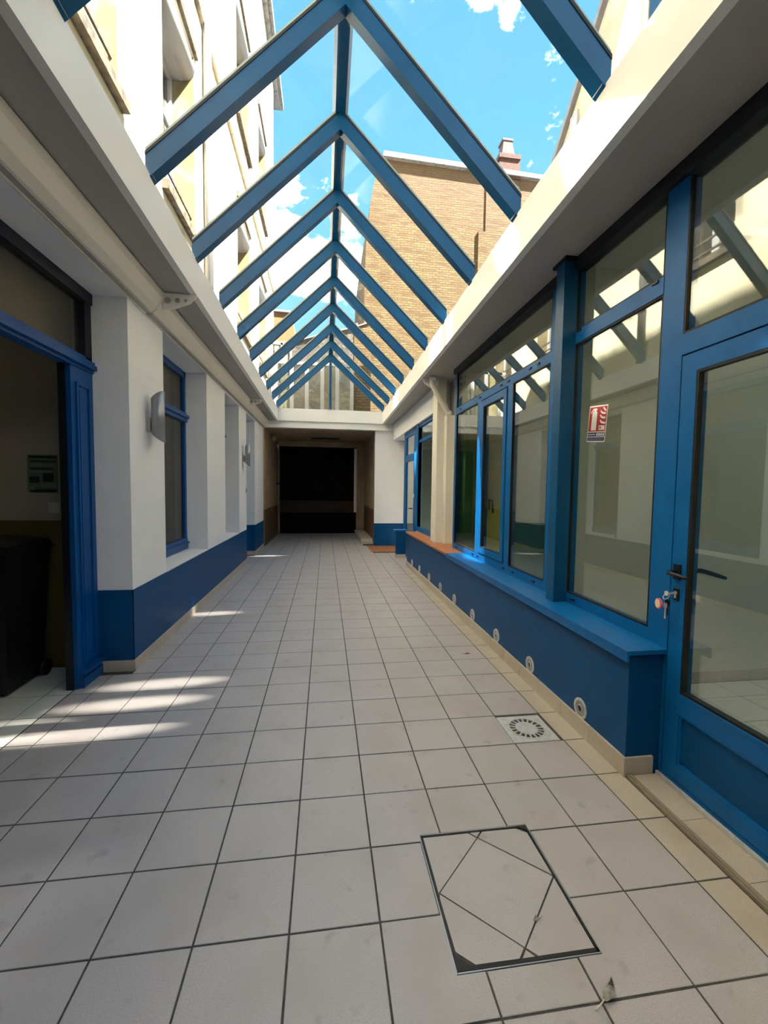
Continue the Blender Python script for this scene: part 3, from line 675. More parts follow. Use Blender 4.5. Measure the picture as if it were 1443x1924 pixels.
hd = part('handle', MB().box(X0 - .016, X0 - .004, .487, .525, 1.03, 1.105).tube([(X0 - .014, .508, 1.065), (X0 - .05, .508, 1.065), (X0 - .062, .50, 1.065), (X0 - .064, .46, 1.063), (X0 - .062, .39, 1.058)], [.012, .012, .012, .010, .008]), 'black', lf, 'black lever handle', bev=.002)
part('inside_handle', MB().tube([(X1 - .01, .505, 1.072), (X1 + .045, .505, 1.072), (X1 + .052, .49, 1.072), (X1 + .052, .43, 1.068), (X1 + .05, .37, 1.063)], [.012, .012, .012, .011, .008]), 'black', lf, 'black inner lever handle')
part('lock_plate', MB().box(X0 - .012, X0 - .004, .492, .522, .925, .985), 'black', lf, bev=.003)
part('lock_cylinder', MB().cyl((X0 - .018, .507, .963), (X0 - .010, .507, .963), .009).box(X0 - .017, X0 - .010, .503, .511, .938, .963), 'steel', lf)
# keys
ks = root('key_bunch', (1.80, .52, .95), 'bunch of keys with a round yellow and pink tag hanging in the lock', 'keys')
part('key', MB().box(1.772, 1.815, .5055, .5085, .957, .967).cyl((1.766, .507, .962), (1.772, .507, .962), .012, n=12), 'steel', ks)
part('key_ring', MB().tube([(1.768 - .0 * i + .012 * math.cos(i * .7), .507 + .016 * math.sin(i * .7), .948 + .014 * math.cos(i * .7)) for i in range(10)], .0016, n=6), 'steel', ks)
part('tag', MB().cyl((1.755, .535, .905), (1.747, .537, .905), .021, n=24), 'tag_yellow', ks, 'yellow face of the key tag')
part('tag_rim', MB().ring((1.757, .534, .905), (-1, .2, 0), .020, .026, .009, 24), 'tag_pink', ks, 'pink rim of the key tag')
part('key', MB().box(1.772, 1.776, .500, .512, .855, .925).box(1.7715, 1.7765, .492, .518, .905, .932), 'black', ks, 'black-headed key')
part('key', MB().box(1.768, 1.771, .508, .515, .835, .905).box(1.768, 1.771, .503, .522, .89, .912), 'steel', ks)
# door threshold
th = struct('trim_7', (1.64, 0, 0), 'grey strip, sand tiles and metal bar at the foot of the door')
part('nosing_strip', MB().box(1.640, 1.672, -3.0, .568, -.002, .012).box(1.650, 1.662, -3.0, .568, .012, .017), 'wood_strip', th, 'weathered ridged nosing strip', bev=.002)
for i in range(5):
    y1_ = .556 - i * .30
    part('threshold_tile', box(1.675, 1.800, y1_ - .297, y1_, -.002, .010), 'tile_sand', th, bev=.002)
part('sill_bar', MB().box(1.803, 1.815, -3.0, .56, 0, .026).box(1.815, 1.826, -3.0, .56, 0, .018), 'steel', th, 'bright metal threshold bar')
part('sill_block', MB().box(1.826, 1.90, -3.0, .56, -.002, .034), 'blue', th)

# ---- wall lights set in the low wall
ORD = ['nearest the glazed door', 'second from the glazed door', 'third from the glazed door', 'fourth from the glazed door', 'fifth from the glazed door', 'sixth from the glazed door', 'third from the far end of the wall', 'second from the far end of the wall', 'last before the far end of the wall']
for i, y in enumerate((.96, 1.595, 2.225, 2.85, 3.475, 4.10, 4.72, 5.36, 5.96)):
    s = root('step_light', (XR, y, .15), 'round steel light in the low blue wall, ' + ORD[i], 'wall light', 'round lights set in the low blue wall')
    c = (XR, y, .15)
    part('outer_ring', MB().ring((XR - .006, y, .15), (1, 0, 0), .046, .061, .008, 32), 'steel', s, bev=.0015)
    part('face_plate', MB().ring((XR - .003, y, .15), (1, 0, 0), .019, .047, .004, 32), 'alu', s)
    part('inner_ring', MB().ring((XR - .009, y, .15), (1, 0, 0), .018, .024, .008, 24), 'steel', s)
    part('lens', MB().cyl((XR - .0065, y, .15), (XR - .002, y, .15), .0185, n=20), 'black', s)

# ---- fire extinguisher sticker
sx = X0 + .0110
sg = root('fire_sign', (sx, 1.20, 1.88), 'red fire extinguisher sign stuck on the window glass', 'sign')
ya, yb, za, zb = 1.115, 1.300, 1.775, 2.005      # the sign seen from the courtyard: left is +Y
def q(u, v):      # the sticker sits slightly crooked on the pane
    cy_, cz_ = (ya + yb) / 2, (za + zb) / 2
    dy, dz, an = (yb - cy_) * (1 - 2 * u), (zb - cz_) * (2 * v - 1), math.radians(6)
    return (cy_ + dy * math.cos(an) - dz * math.sin(an), cz_ + dz * math.cos(an) + dy * math.sin(an))
def flat(poly, m, d, name, lab=None):
    o = part(name, MB().prism([(sx - d, *q(*p)) for p in poly], (.0006, 0, 0)), m, sg, lab)
flat([(0, 0), (1, 0), (1, 1), (0, 1)], 'sign_white', .0012, 'backing')
flat([(.035, .29), (.965, .29), (.965, .97), (.035, .97)], 'red', .002, 'red_field')
flat([(.03, .15), (.97, .15), (.97, .265), (.03, .265)], 'navy', .002, 'caption_band')
flat([(.03, .03), (.97, .03), (.97, .13), (.03, .13)], 'navy', .002, 'caption_band')
import math as _m
ext = [(.19, .32), (.47, .32), (.47, .78), (.45, .83), (.40, .86), (.40, .88), (.45, .88), (.45, .91), (.36, .93), (.24, .92), (.12, .83), (.11, .79), (.15, .80), (.24, .875), (.29, .88), (.29, .86), (.23, .84), (.19, .78)]
flat(ext, 'sign_white', .0028, 'extinguisher_symbol')
flat([(.62, .33), (.93, .33), (.93, .45), (.62, .45)], 'sign_white', .0028, 'base_symbol')
flat([(.66, .36), (.74, .36), (.74, .42), (.66, .42)], 'red', .0034, 'base_symbol_dot')
for k, (bx_, by_) in enumerate(((.62, .78), (.62, .66), (.64, .52))):
    flat([(bx_, by_ + .07), (bx_ + .06, by_ + .01), (bx_ + .14, by_ - .02), (bx_ + .30, by_ - .03), (bx_ + .30, by_ + .02), (bx_ + .18, by_ + .025), (bx_ + .10, by_ + .045), (bx_ + .05, by_ + .085)], 'sign_white', .0028, 'flame_symbol')
flat([(.76, .93), (.82, .87), (.93, .82), (.94, .86), (.87, .90), (.80, .955)], 'sign_white', .0028, 'flame_symbol')
for k in range(5): flat([(.06 + k * .085, .195), (.12 + k * .085, .195), (.12 + k * .085, .22), (.06 + k * .085, .22)], 'sign_white', .0028, 'small_print')
for k in range(4): flat([(.52 + k * .11, .17), (.60 + k * .11, .17), (.61 + k * .11, .245), (.55 + k * .11, .245)], 'sign_white', .0028, 'bold_print')
for k in range(8): flat([(.07 + k * .11, .075), (.15 + k * .11, .075), (.15 + k * .11, .085), (.07 + k * .11, .085)], 'switch', .0028, 'small_print')

# ---- rooms behind the right glazing
w3 = struct('wall_3', (3.4, 1.5, 0), 'pale and olive painted walls of the rooms behind the glazing')
part('partition', box(1.90, 5.0, 1.49, 1.62, 1.20, 3.05), 'room_cream', w3)
part('partition_dado', box(1.90, 5.0, 1.487, 1.623, 0, 1.20), 'room_cream', w3)
for i in range(8): part('skirting_tile', box(1.91 + i * .30, 2.207 + i * .30, 1.475, 1.487, 0, .085), 'skirting', w3, bev=.002)
part('end_wall', box(1.90, 5.0, 4.26, 4.36, 0, 3.05), 'room_cream', w3)
part('end_wall_dado', box(2.18, 2.66, 4.24, 4.26, 0, 1.25), 'room_olive', w3, 'yellow-olive lower wall')
part('green_panel', box(2.66, 4.99, 4.23, 4.26, 0, 1.0), 'room_green', w3, 'green lower wall panel')
part('green_cupboard_wall', box(1.91, 2.16, 4.0, 4.25, 0, 2.1), 'room_green', w3, 'dark green partition')
part('side_wall', box(5.0, 5.1, -4.0, 4.36, 0, 3.05), 'room_cream', w3)
part('side_dado', box(4.98, 5.0, 1.62, 4.25, 0, 1.15), 'room_olive', w3)
part('rear_wall', box(1.84, 5.1, -4.1, -4.0, 0, 3.05), 'room_cream', w3)
hw = struct('wall_rear', (0, -9, 0), 'end wall of the covered hall behind the viewer')
part('wall', MB().box(-1.76, 1.95, -9.1, -9.0, 0, 3.1).box(-1.8, -1.7, -9.0, -4.0, 0, 3.1).box(1.85, 1.95, -9.0, -4.0, 0, 3.1), 'hall_cream', hw)
part('hall_floor', box(-1.76, 1.9, -9.0, -4.0, -.06, -.003), 'grout', hw)
part('street_side_wall', box(1.84, 1.90, -4.0, -.56, 0, 3.05), 'white', w3)
part('room_ceiling', MB().box(1.86, 2.6, -4.0, 4.36, 3.02, 3.07).box(4.6, 5.1, -4.0, 4.36, 3.02, 3.07).box(2.6, 4.6, -4.0, -2.6, 3.02, 3.07).box(2.6, 4.6, 1.0, 2.3, 3.02, 3.07).box(2.6, 4.6, 3.7, 4.36, 3.02, 3.07), 'room_ceiling', w3)  # left open below the added rooflights

# ================================================================== LAMPS, TRUNKING, BRACKETS, PIPE
def wall_lamp(y, label):
    l = root('wall_lamp', (XL, y, 1.96), label, 'wall lamp', 'grey metal lamps on the left piers')
    part('wall_plate', box(XL, XL + .035, y - .03, y + .03, 1.905, 2.02), 'alu', l, bev=.004)
    part('arm', box(XL + .035, XL + .052, y - .018, y + .018, 1.92, 2.0), 'iron', l)
    mb = MB(); n = 18; rad = .076; rings = []
    cx = XL + .052
    for i in range(n + 1):
        t = math.pi * i / n
        px = cx + rad * math.sin(t); py = y + .02 + rad * math.cos(t)
        k = math.sin(t) ** .8
        rings.append([mb.bm.verts.new((px, py, 2.03 - .145 - .065 * k)), mb.bm.verts.new((px, py, 2.03 + .145 + .075 * k)),
                      mb.bm.verts.new((cx + (rad - .004) * math.sin(t), y + .02 + (rad - .004) * math.cos(t), 2.03 + .145 + .075 * k)),
                      mb.bm.verts.new((cx + (rad - .004) * math.sin(t), y + .02 + (rad - .004) * math.cos(t), 2.03 - .145 - .065 * k))])
    for i in range(n):
        A, B = rings[i], rings[i + 1]
        for k in range(4):
            f = mb.bm.faces.new((A[k], A[(k + 1) % 4], B[(k + 1) % 4], B[k])); f.smooth = k in (0, 2)
    mb.bm.faces.new(rings[0]); mb.bm.faces.new(rings[-1][::-1])
    part('shade', mb, 'alu', l, 'half-round grey metal shade')
    part('lamp_holder', MB().cyl((cx + .03, y + .02, 1.93), (cx + .03, y + .02, 2.10), .022), 'sign_white', l)
wall_lamp(2.49, 'half-round grey wall lamp on the nearest white pier')
wall_lamp(6.62, 'half-round grey wall lamp on the far pier, past both window recesses')
def trunk(y0, y1, label, dx=0.0):
    t = root('awning_box', (XL, (y0 + y1) / 2, 2.88), label, 'awning box', 'long white boxes under the left soffit')
    XW = XL + .005
    prof = [(XW, 2.885), (XL + .055, 2.885), (XL + .105 + dx, 2.915), (XL + .15 + dx, 2.985), (XL + .155 + dx, 3.04), (XW, 3.04)]
    part('casing', MB().prism([(p[0], y0, p[1]) for p in prof], (0, y1 - y0, 0)), 'cream', t, bev=.006, seg=2)
    part('lower_lip', MB().box(XW, XL + .05, y0, y1, 2.868, 2.886), 'soffit', t, bev=.004)
    part('bright_edge', MB().box(XW, XL + .014, y0, y1, 2.858, 2.869), 'cream', t)
    part('end_cap', MB().prism([(p[0] - (.0 if p[0] < XL + .01 else -.006), y1, p[1]) for p in prof], (0, .012, 0)), 'white_trim', t)
trunk(-3.8, 2.45, 'thick white box under the soffit, above the wide left opening')
trunk(2.50, 9.18, 'long white box under the soffit, above the left windows', -.02)
def bracket(y, side, label, x_in, x_out, z=3.045, depth=.14):
    b = root('bracket', ((x_in + x_out) / 2, y, z), label, 'bracket', 'perforated brackets under the soffits')
    mb = MB(); n = 20
    x0, x1 = x_in, x_out            # wall side, fascia side
    s = 1 if x1 > x0 else -1
    L = abs(x1 - x0)
    pts = [(x0, z), (x0, z - depth), (x0 + s * L * .35, z - depth * .92), (x0 + s * L * .8, z - depth * .55), (x1, z - .02), (x1, z)]
    part('plate', MB().prism([(p[0], y, p[1]) for p in pts], (0, .006, 0)), 'white_trim', b)
    for k, f in enumerate((.18, .45, .68)):
        r = (.034, .027, .018)[k]
        part('hole', MB().ring((x0 + s * L * f, y - .002, z - .06 + k * .004), (0, 1, 0), r * .72, r, .003, 20), 'cream', b)
        part('hole_back', MB().cyl((x0 + s * L * f, y - .0012, z - .06 + k * .004), (x0 + s * L * f, y, z - .06 + k * .004), r * .75, n=20), 'soffit', b)
bracket(2.475, -1, 'white perforated bracket by the nearest left pier top', -1.24, fl(2.47) + .0)
bracket(6.65, -1, 'white bracket under the left soffit near the far lamp', -1.26, fl(6.65) - .01)
bracket(4.72, 1, 'white perforated bracket beside the slanting drainpipe', 1.66, fr(4.6) + .05)
dp = root('drainpipe', (1.7, 4.66, 2.6), 'cream pipe slanting from the right soffit to the boxed column', 'drainpipe')
part('pipe', MB().tube([(1.60, 4.60, 3.045), (1.60, 4.60, 2.96), (1.62, 4.60, 2.90), (1.86, 4.66, 2.56), (1.885, 4.67, 2.50)], .04, 16), 'cream', dp)
part('collar', MB().cyl((1.60, 4.60, 2.99), (1.60, 4.60, 3.045), .048, n=18), 'white_trim', dp)
part('collar', MB().cyl((1.855, 4.66, 2.575), (1.885, 4.67, 2.53), .046, n=18), 'white_trim', dp)

# ================================================================== THINGS IN THE LEFT ROOM
po_ = root('poster', (-2.06, 2.295, 1.55), 'small dark green printed notice on the dim room wall', 'poster')
Yp = 2.2955
def pos(x0, x1, z0, z1, m, d, name='print_block'): part(name, box(x0, x1, Yp - d - .0004, Yp - d, z0, z1), m, po_)
pos(-2.168, -1.953, 1.388, 1.682, 'paper', .001, 'sheet')
pos(-2.158, -1.963, 1.655, 1.675, 'paper_dark', .0018)
for i, z in enumerate((1.625, 1.595, 1.568, 1.545)): pos(-2.15, -1.965 - .01 * i, z, z + .012, 'paper_dark' if i % 2 == 0 else 'paper_pale', .0018, 'text_line')
pos(-2.155, -2.085, 1.465, 1.515, 'paper_dark', .0018); pos(-2.06, -1.985, 1.475, 1.54, 'paper_dark', .0018)
pos(-2.075, -1.965, 1.43, 1.46, 'paper_pale', .0018); pos(-2.15, -1.965, 1.392, 1.415, 'paper_dark', .0018)
pos(-2.155, -2.12, 1.41, 1.44, 'paper_pale', .0024)
sw = root('light_switch', (-1.982, 2.295, 1.27), 'square pale light switch below the notice', 'switch')
part('plate', box(-2.024, -1.944, 2.284, 2.2965, 1.232, 1.312), 'switch', sw, bev=.004)
part('rocker', box(-2.002, -1.966, 2.278, 2.285, 1.254, 1.290), 'switch', sw, bev=.003)
bn = root('waste_bin', (-2.25, 1.95, 0), 'black lidded bin standing in the dim room', 'bin')
part('body', MB().hexa([(-2.45, 1.80, .02), (-2.03, 1.80, .02), (-2.03, 2.18, .02), (-2.45, 2.18, .02), (-2.50, 1.76, .98), (-1.98, 1.76, .98), (-1.98, 2.22, .98), (-2.50, 2.22, .98)]), 'black', bn, bev=.03, seg=3)
part('lid', MB().hexa([(-2.52, 1.74, .98), (-1.955, 1.74, .98), (-1.955, 2.24, .98), (-2.52, 2.24, .98), (-2.49, 1.78, 1.06), (-1.985, 1.78, 1.03), (-1.985, 2.2, 1.05), (-2.49, 2.2, 1.08)]), 'black', bn, bev=.02, seg=2)
part('wheel', MB().cyl((-2.02, 2.16, .06), (-1.99, 2.16, .06), .06), 'black', bn)
part('wheel', MB().cyl((-2.50, 2.16, .06), (-2.47, 2.16, .06), .06), 'black', bn)
bell = root('bell_push', (XL, 6.95, 1.37), 'tiny white bell push at the edge of the far pier', 'bell push')
part('plate', box(XL, XL + .012, 6.90, 6.96, 1.33, 1.43), 'sign_white', bell, bev=.003)
part('button', MB().cyl((XL + .012, 6.93, 1.38), (XL + .018, 6.93, 1.38), .012), 'iron', bell)
hk = root('wedge', (-1.40, 5.30, .65), 'small dark wedge on the ledge of the far left recess', 'wedge')
part('body', MB().prism([(-1.41, 5.30, .650), (-1.39, 5.30, .650), (-1.40, 5.30, .715)], (0, .04, 0)), 'black', hk)
part('grip', MB().cyl((-1.40, 5.32, .70), (-1.40, 5.32, .74), .008, n=10), 'alu', hk)

# ================================================================== HATCH, DRAIN, DEBRIS
ht = root('inspection_hatch', (.746, .076, 0), 'tiled inspection cover in a dark metal frame in the floor', 'floor hatch')
hx0, hx1, hy0, hy1 = .513, .980, -.177, .329
part('frame', MB().box(hx0, hx0 + .008, hy0, hy1, -.006, .0015).box(hx1 - .008, hx1, hy0, hy1, -.006, .0015).box(hx0, hx1, hy0, hy0 + .011, -.006, .0015).box(hx0, hx1, hy1 - .008, hy1, -.006, .0015), 'iron', ht)
part('outer_frame', MB().box(hx0 - .005, hx0 - .001, hy0 - .005, hy1 + .005, -.006, .0005).box(hx1 + .001, hx1 + .005, hy0 - .005, hy1 + .005, -.006, .0005).box(hx0, hx1, hy0 - .005, hy0 - .001, -.006, .0005).box(hx0, hx1, hy1 + .001, hy1 + .005, -.006, .0005), 'alu', ht)
part('corner_plate', MB().prism([(hx0, hy0, -.003), (hx0 + .055, hy0, -.003), (hx0, hy0 + .05, -.003)], (0, 0, .005)), 'iron', ht)
part('corner_plate', MB().prism([(hx1, hy1, -.003), (hx1 - .045, hy1, -.003), (hx1, hy1 - .035, -.003)], (0, 0, .005)), 'iron', ht)
part('mortar', box(hx0, hx1, hy0, hy1, -.01, -.0035), 'grout', ht)
A1, A2 = (.775, .321), (.519, .067); B1, B2 = (.718, .321), (.969, .087); C2 = (.720, -.167); D1, D2 = (.521, .082), (.779, -.167)
a = .012
def cut(poly):   # shrink a polygon a little for the joint
    cx = sum(p[0] for p in poly) / len(poly); cy = sum(p[1] for p in poly) / len(poly)
    out = []
    for (x, y) in poly:
        d = math.hypot(x - cx, y - cy); k = (d - .0045) / d
        out.append((cx + (x - cx) * k, cy + (y - cy) * k, -.006))
    return out
xi0, xi1, yi0, yi1 = hx0 + .007, hx1 - .007, hy0 + .010, hy1 - .007
AB = (.748, .293); DC = (.748, -.139)
for poly in ([AB, (.524, .075), DC, (xi1, .087)],
             [(xi0, yi1), (.720, yi1), AB, (.521, .072), (xi0, .068)],
             [(.722, yi1), (.773, yi1), AB],
             [(.776, yi1), (xi1 - .04, yi1), (xi1, yi1 - .03), (xi1, .090), AB],
             [DC, (xi1, .084), (xi1, yi0), (.776, yi0)],
             [DC, (.773, yi0), (.722, yi0)],
             [(xi0, .064), (.524, .074), DC, (.720, yi0), (xi0 + .053, yi0), (xi0, yi0 + .045)]):
    part('cover_tile', MB().prism(cut(poly), (0, 0, .006)), 'tile_grey', ht)
dr = root('floor_drain', (1.34, 1.04, 0), 'square steel floor drain with a round slotted grate', 'drain')
dcx, dcy = (DRAIN[0] + DRAIN[1]) / 2, (DRAIN[2] + DRAIN[3]) / 2
# square plate with a round hole
mb = MB(); n = 48
co = []
for i in range(n):
    t = 2 * math.pi * i / n; cc, ss = math.cos(t), math.sin(t); k = 1 / max(abs(cc), abs(ss))
    co.append((mb.bm.verts.new((dcx + .113 * cc, dcy + .113 * ss, .0015)), mb.bm.verts.new((dcx + .141 * cc * k, dcy + .136 * ss * k, .001)), mb.bm.verts.new((dcx + .142 * cc * k, dcy + .137 * ss * k, -.006))))
for i in range(n):
    A, B = co[i], co[(i + 1) % n]
    mb.bm.faces.new((A[0], A[1], B[1], B[0])); mb.bm.faces.new((A[1], A[2], B[2], B[1]))
part('plate', mb, 'steel', dr)
part('sump', MB().cyl((dcx, dcy, -.05), (dcx, dcy, -.02), .116, n=32), 'void', dr)
part('sump', MB().ring((dcx, dcy, -.05), (0, 0, 1), 0.112, .116, .049, 32), 'void', dr)
part('rim', MB().ring((dcx, dcy, -.002), (0, 0, 1), .102, .112, .005, 48), 'steel', dr)
part('centre_disc', MB().cyl((dcx, dcy, -.003), (dcx, dcy, .003), .066, n=40), 'steel', dr)
mb = MB()
for i in range(18):
    t = 2 * math.pi * i / 18; dt = .045
    P = [(dcx + r_ * math.cos(t + s_), dcy + r_ * math.sin(t + s_), -.002) for r_, s_ in ((.062, -dt * 1.6), (.105, -dt), (.105, dt), (.062, dt * 1.6))]
    mb.prism(P, (0, 0, .004))
part('grate_bars', mb, 'steel', dr)
ft = root('feather', (.93, -.29, 0), 'small grey feather with a dark tip lying near the floor hatch', 'feather')
def arc(k): # spine from quill tip to feather tip
    return Vector((.868 + .092 * k + .012 * math.sin(k * 3), -.318 + .062 * k ** 1.3, .004 + .012 * math.sin(k * math.pi)))
mb = MB(); pr_ = None
for i in range(11):
    k = .28 + .47 * i / 10; p = arc(k); d = (arc(k + .02) - arc(k - .02)).normalized(); s_ = Vector((-d.y, d.x, 0))
    w = .013 * math.sin(math.pi * (i / 10 * .8 + .12))
    cur = [mb.bm.verts.new(p + s_ * w), mb.bm.verts.new(p + Vector((0, 0, .003))), mb.bm.verts.new(p - s_ * w), mb.bm.verts.new(p - Vector((0, 0, .0015)))]
    if pr_:
        for q_ in range(4): mb.bm.faces.new((pr_[q_], pr_[(q_ + 1) % 4], cur[(q_ + 1) % 4], cur[q_]))
    pr_ = cur
part('vane', mb, 'feather', ft)
mb = MB(); pr_ = None
for i in range(9):
    k = .72 + .42 * i / 8; p = arc(k); d = (arc(k + .02) - arc(k - .02)).normalized(); s_ = Vector((-d.y, d.x, 0))
    w = max(.0105 * (1 - i / 8), .0006) * (1 if i % 2 == 0 else .72)
    cur = [mb.bm.verts.new(p + s_ * w), mb.bm.verts.new(p + Vector((0, 0, .003))), mb.bm.verts.new(p - s_ * w), mb.bm.verts.new(p - Vector((0, 0, .0015)))]
    if pr_:
        for q_ in range(4): mb.bm.faces.new((pr_[q_], pr_[(q_ + 1) % 4], cur[(q_ + 1) % 4], cur[q_]))
    pr_ = cur
part('tip', mb, 'feather_tip', ft, 'dark feather tip')
part('quill', MB().tube([arc(k / 10) + Vector((0, 0, .001)) for k in range(0, 6)], [.0022, .002, .0018, .0016, .0014, .001], 8), 'quill', ft, 'pale quill')
lf_ = root('dry_leaf', (1.36, 2.207, 0), 'small red-brown dry leaf on the tiles by the low wall', 'leaf')
part('blade', MB().prism([(1.335, 2.215, .002), (1.35, 2.197, .003), (1.378, 2.198, .006), (1.392, 2.210, .003), (1.37, 2.220, .008)], (0, 0, .0015)), 'dry_leaf', lf_)
part('stalk', MB().tube([(1.335, 2.215, .003), (1.318, 2.222, .002)], .001, 6), 'dry_leaf', lf_)
bg = root('dead_leaf', (.826, -.058, 0), 'tiny curled grey scrap lying on the inspection cover', 'leaf')
part('blade', MB().prism([(.815, -.060, .001), (.826, -.068, .004), (.840, -.058, .002), (.828, -.050, .008)], (0, 0, .001)), 'feather', bg)
part('stalk', MB().tube([(.838, -.058, .003), (.852, -.050, .002)], .0008, 6), 'feather', bg)

# ================================================================== BUILDINGS ABOVE
FX = -1.6
lb = root('cream_building', (FX, 4, 3.3), 'tall cream rendered building rising above the left side', 'building')
cols = [(-3.2, -2.0), (-1.1, .1), (1.40, 2.62), (3.62, 4.72), (7.45, 8.75), (10.15, 11.35)]
flo = [(4.66, 6.95), (8.60, 10.92)]
ys = [-4.5] + [v for c in cols for v in c] + [13.25]
mb = MB()
for i in range(0, len(ys), 2): mb.box(FX - .40, FX, ys[i], ys[i + 1], 3.05, 14.2)
for (a, b) in cols:
    zs = [3.33] + [v for c in flo for v in c] + [14.2]
    for i in range(0, len(zs), 2): mb.box(FX - .40, FX, a, b, zs[i], zs[i + 1])
part('wall', mb, 'facade', lb)
part('end_wall', box(-9, FX - .1, 13.15, 13.25, 3.0, 14.2), 'facade', lb)
part('cornice', MB().box(FX - .3, FX + .22, -4.5, 14.3, 14.35, 14.55).box(FX - .3, FX + .12, -4.5, 13.9, 14.2, 14.35), 'coping', lb, bev=.02)
part('rear_core', box(-8.5, FX - 1.6, -4.5, 13.2, 3.0, 14.2), 'dark_inside', lb)
part('downpipe', MB().cyl((FX + .07, 5.12, 3.4), (FX + .07, 5.12, 8.6), .055, n=14), 'zinc', lb)
for ci, (a, b) in enumerate(cols):
    for fi, (z0, z1) in enumerate(flo):
        part('reveal', MB().box(FX - .36, FX - .0, b - .006, b + .0, z0, z1).box(FX - .36, FX, a, a + .006, z0, z1), 'reveal', lb)
        part('window_sill', MB().box(FX - .3, FX + .07, a - .06, b + .06, z0 - .09, z0), 'stone_sill', lb, bev=.01)
        part('lintel_strip', MB().box(FX, FX + .04, a - .08, b + .08, z1 + .04, z1 + .14), 'stone_sill', lb, bev=.005)
        part('roller_box', MB().cyl((FX - .13, a + .01, z1 - .16), (FX - .13, b - .01, z1 - .16), .15, n=20).box(FX - .28, FX - .13, a + .01, b - .01, z1 - .31, z1), 'pvc', lb, 'white roller shutter box')
        w = part('window_frame', frame_rect(FX - .33, FX - .26, a + .01, b - .01, z0, z1 - .30, .07).box(FX - .325, FX - .27, (a + b) / 2 - .05, (a + b) / 2 + .05, z0 + .07, z1 - .37).box(FX - .325, FX - .27, a + .08, b - .08, z1 - .95, z1 - .88), 'pvc', lb, 'white window frame', bev=.006)
        part('window_pane', box(FX - .30, FX - .295, a + .07, b - .07, z0 + .06, z1 - .36), 'glass_far', w)
        part('curtain', box(FX - .42, FX - .41, a + .02, b - .02, z0, z1 - .3), 'curtain', w)
        part('guard_bar', MB().box(FX - .06, FX - .04, a, b, z0 + .28, z0 + .31).box(FX - .06, FX - .04, a, b, z0 + .12, z0 + .15), 'stone_sill', lb)
part('string_course', MB().box(FX, FX + .05, -4.5, 13.25, 7.75, 7.90), 'facade', lb, bev=.01)

rbd = root('gabled_building', (6, 2, 3.3), 'cream gable with grey verge rising above the right canopy', 'building')
GX = 6.0
part('wall', MB().prism([(GX, -8, 3.0), (GX, 11.0, 3.0), (GX, 11.0, 8.2), (GX, 9.25, 10.03), (GX, 4.32, 15.2), (GX, -8, 15.2)], (.3, 0, 0)), 'gable_cream', rbd)
part('verge', MB().prism([(GX - .12, 11.1, 8.1), (GX - .12, 4.32, 15.2), (GX - .12, 4.32, 15.38), (GX - .12, 11.1, 8.28)], (.6, 0, 0)), 'zinc', rbd)
part('white_panel', MB().prism([(GX - .03, 8.3, 8.5), (GX - .03, 8.05, 8.5), (GX - .03, 6.75, 11.4), (GX - .03, 6.45, 12.2), (GX - .03, 6.42, 3.3), (GX - .03, 8.3, 3.3)], (.03, 0, 0)), 'render_white', rbd)
part('body', MB().box(GX + .3, 12, -8, 4.4, 3.0, 15.2).box(GX + .3, 12, 4.4, 9.2, 3.0, 9.9), 'gable_cream', rbd)
w = part('window_frame', frame_rect(GX - .06, GX - .005, 4.6, 6.36, 8.6, 12.0, .14), 'pvc', rbd, 'white window frame', bev=.01)
part('window_pane', box(GX - .04, GX - .03, 4.7, 6.25, 8.7, 11.9), 'glass_far', w)
part('window_back', box(GX - .02, GX - .01, 4.7, 6.25, 8.7, 11.9), 'dark_inside', w)
w = part('window_frame', frame_rect(GX - .06, GX - .005, 8.45, 8.74, 9.3, 10.45, .05), 'pvc', rbd, 'white window frame', bev=.01)
part('window_pane', box(GX - .04, GX - .03, 8.49, 8.70, 9.34, 10.4), 'render_white', w)

bb = root('brick_building', (4, 13, 3.3), 'tall yellow brick building end with a pale coping', 'building')
pts = [(1.35, 3.0), (1.35, 7.04), (1.342, 8.02), (1.395, 9.62), (1.54, 10.9), (1.70, 11.735), (1.995, 12.235), (7.39, 12.10), (11, 11.9), (11, 3.0)]
part('wall', MB().prism([(p[0], 13.0, p[1]) for p in pts], (0, 5, 0)), 'brick', bb)
part('edge_pier', MB().prism([(p[0], 12.93, p[1]) for p in ((1.35, 3.0), (1.35, 7.04), (1.342, 8.02), (1.395, 9.62), (1.54, 10.9), (1.70, 11.735), (1.99, 11.735), (1.90, 9.6), (1.86, 7.0), (1.86, 3.0))], (0, .1, 0)), 'brick', bb)
part('flue_pier', MB().box(5.2, 5.45, 12.93, 13.05, 3, 10.2).box(5.45, 6.6, 12.96, 13.05, 3, 12.1), 'brick', bb)
part('coping', MB().prism([(1.90, 12.85, 12.20), (7.5, 12.85, 12.06), (11, 12.85, 11.9), (11, 12.85, 12.04), (7.5, 12.85, 12.20), (1.93, 12.85, 12.36)], (0, 5.3, 0)), 'coping', bb, 'pale stone coping')
chim = part('chimney', MB().hexa([(5.70, 12.9, 12.0), (6.62, 12.9, 12.0), (6.62, 13.8, 12.0), (5.70, 13.8, 12.0), (5.90, 12.9, 12.62), (6.58, 12.9, 12.62), (6.58, 13.7, 12.62), (5.90, 13.7, 12.62)]).box(5.84, 6.60, 12.85, 13.75, 12.62, 12.76), 'redbrick', bb, 'red brick chimney stack')
part('chimney_pot', MB().hexa([(5.98, 13.0, 12.76), (6.46, 13.0, 12.76), (6.46, 13.4, 12.76), (5.98, 13.4, 12.76), (6.04, 13.02, 13.3), (6.34, 13.02, 13.3), (6.34, 13.36, 13.3), (6.04, 13.36, 13.3)]).box(6.0, 6.38, 13.0, 13.4, 13.3, 13.37), 'pot', chim, 'mauve clay chimney pot', bev=.02)

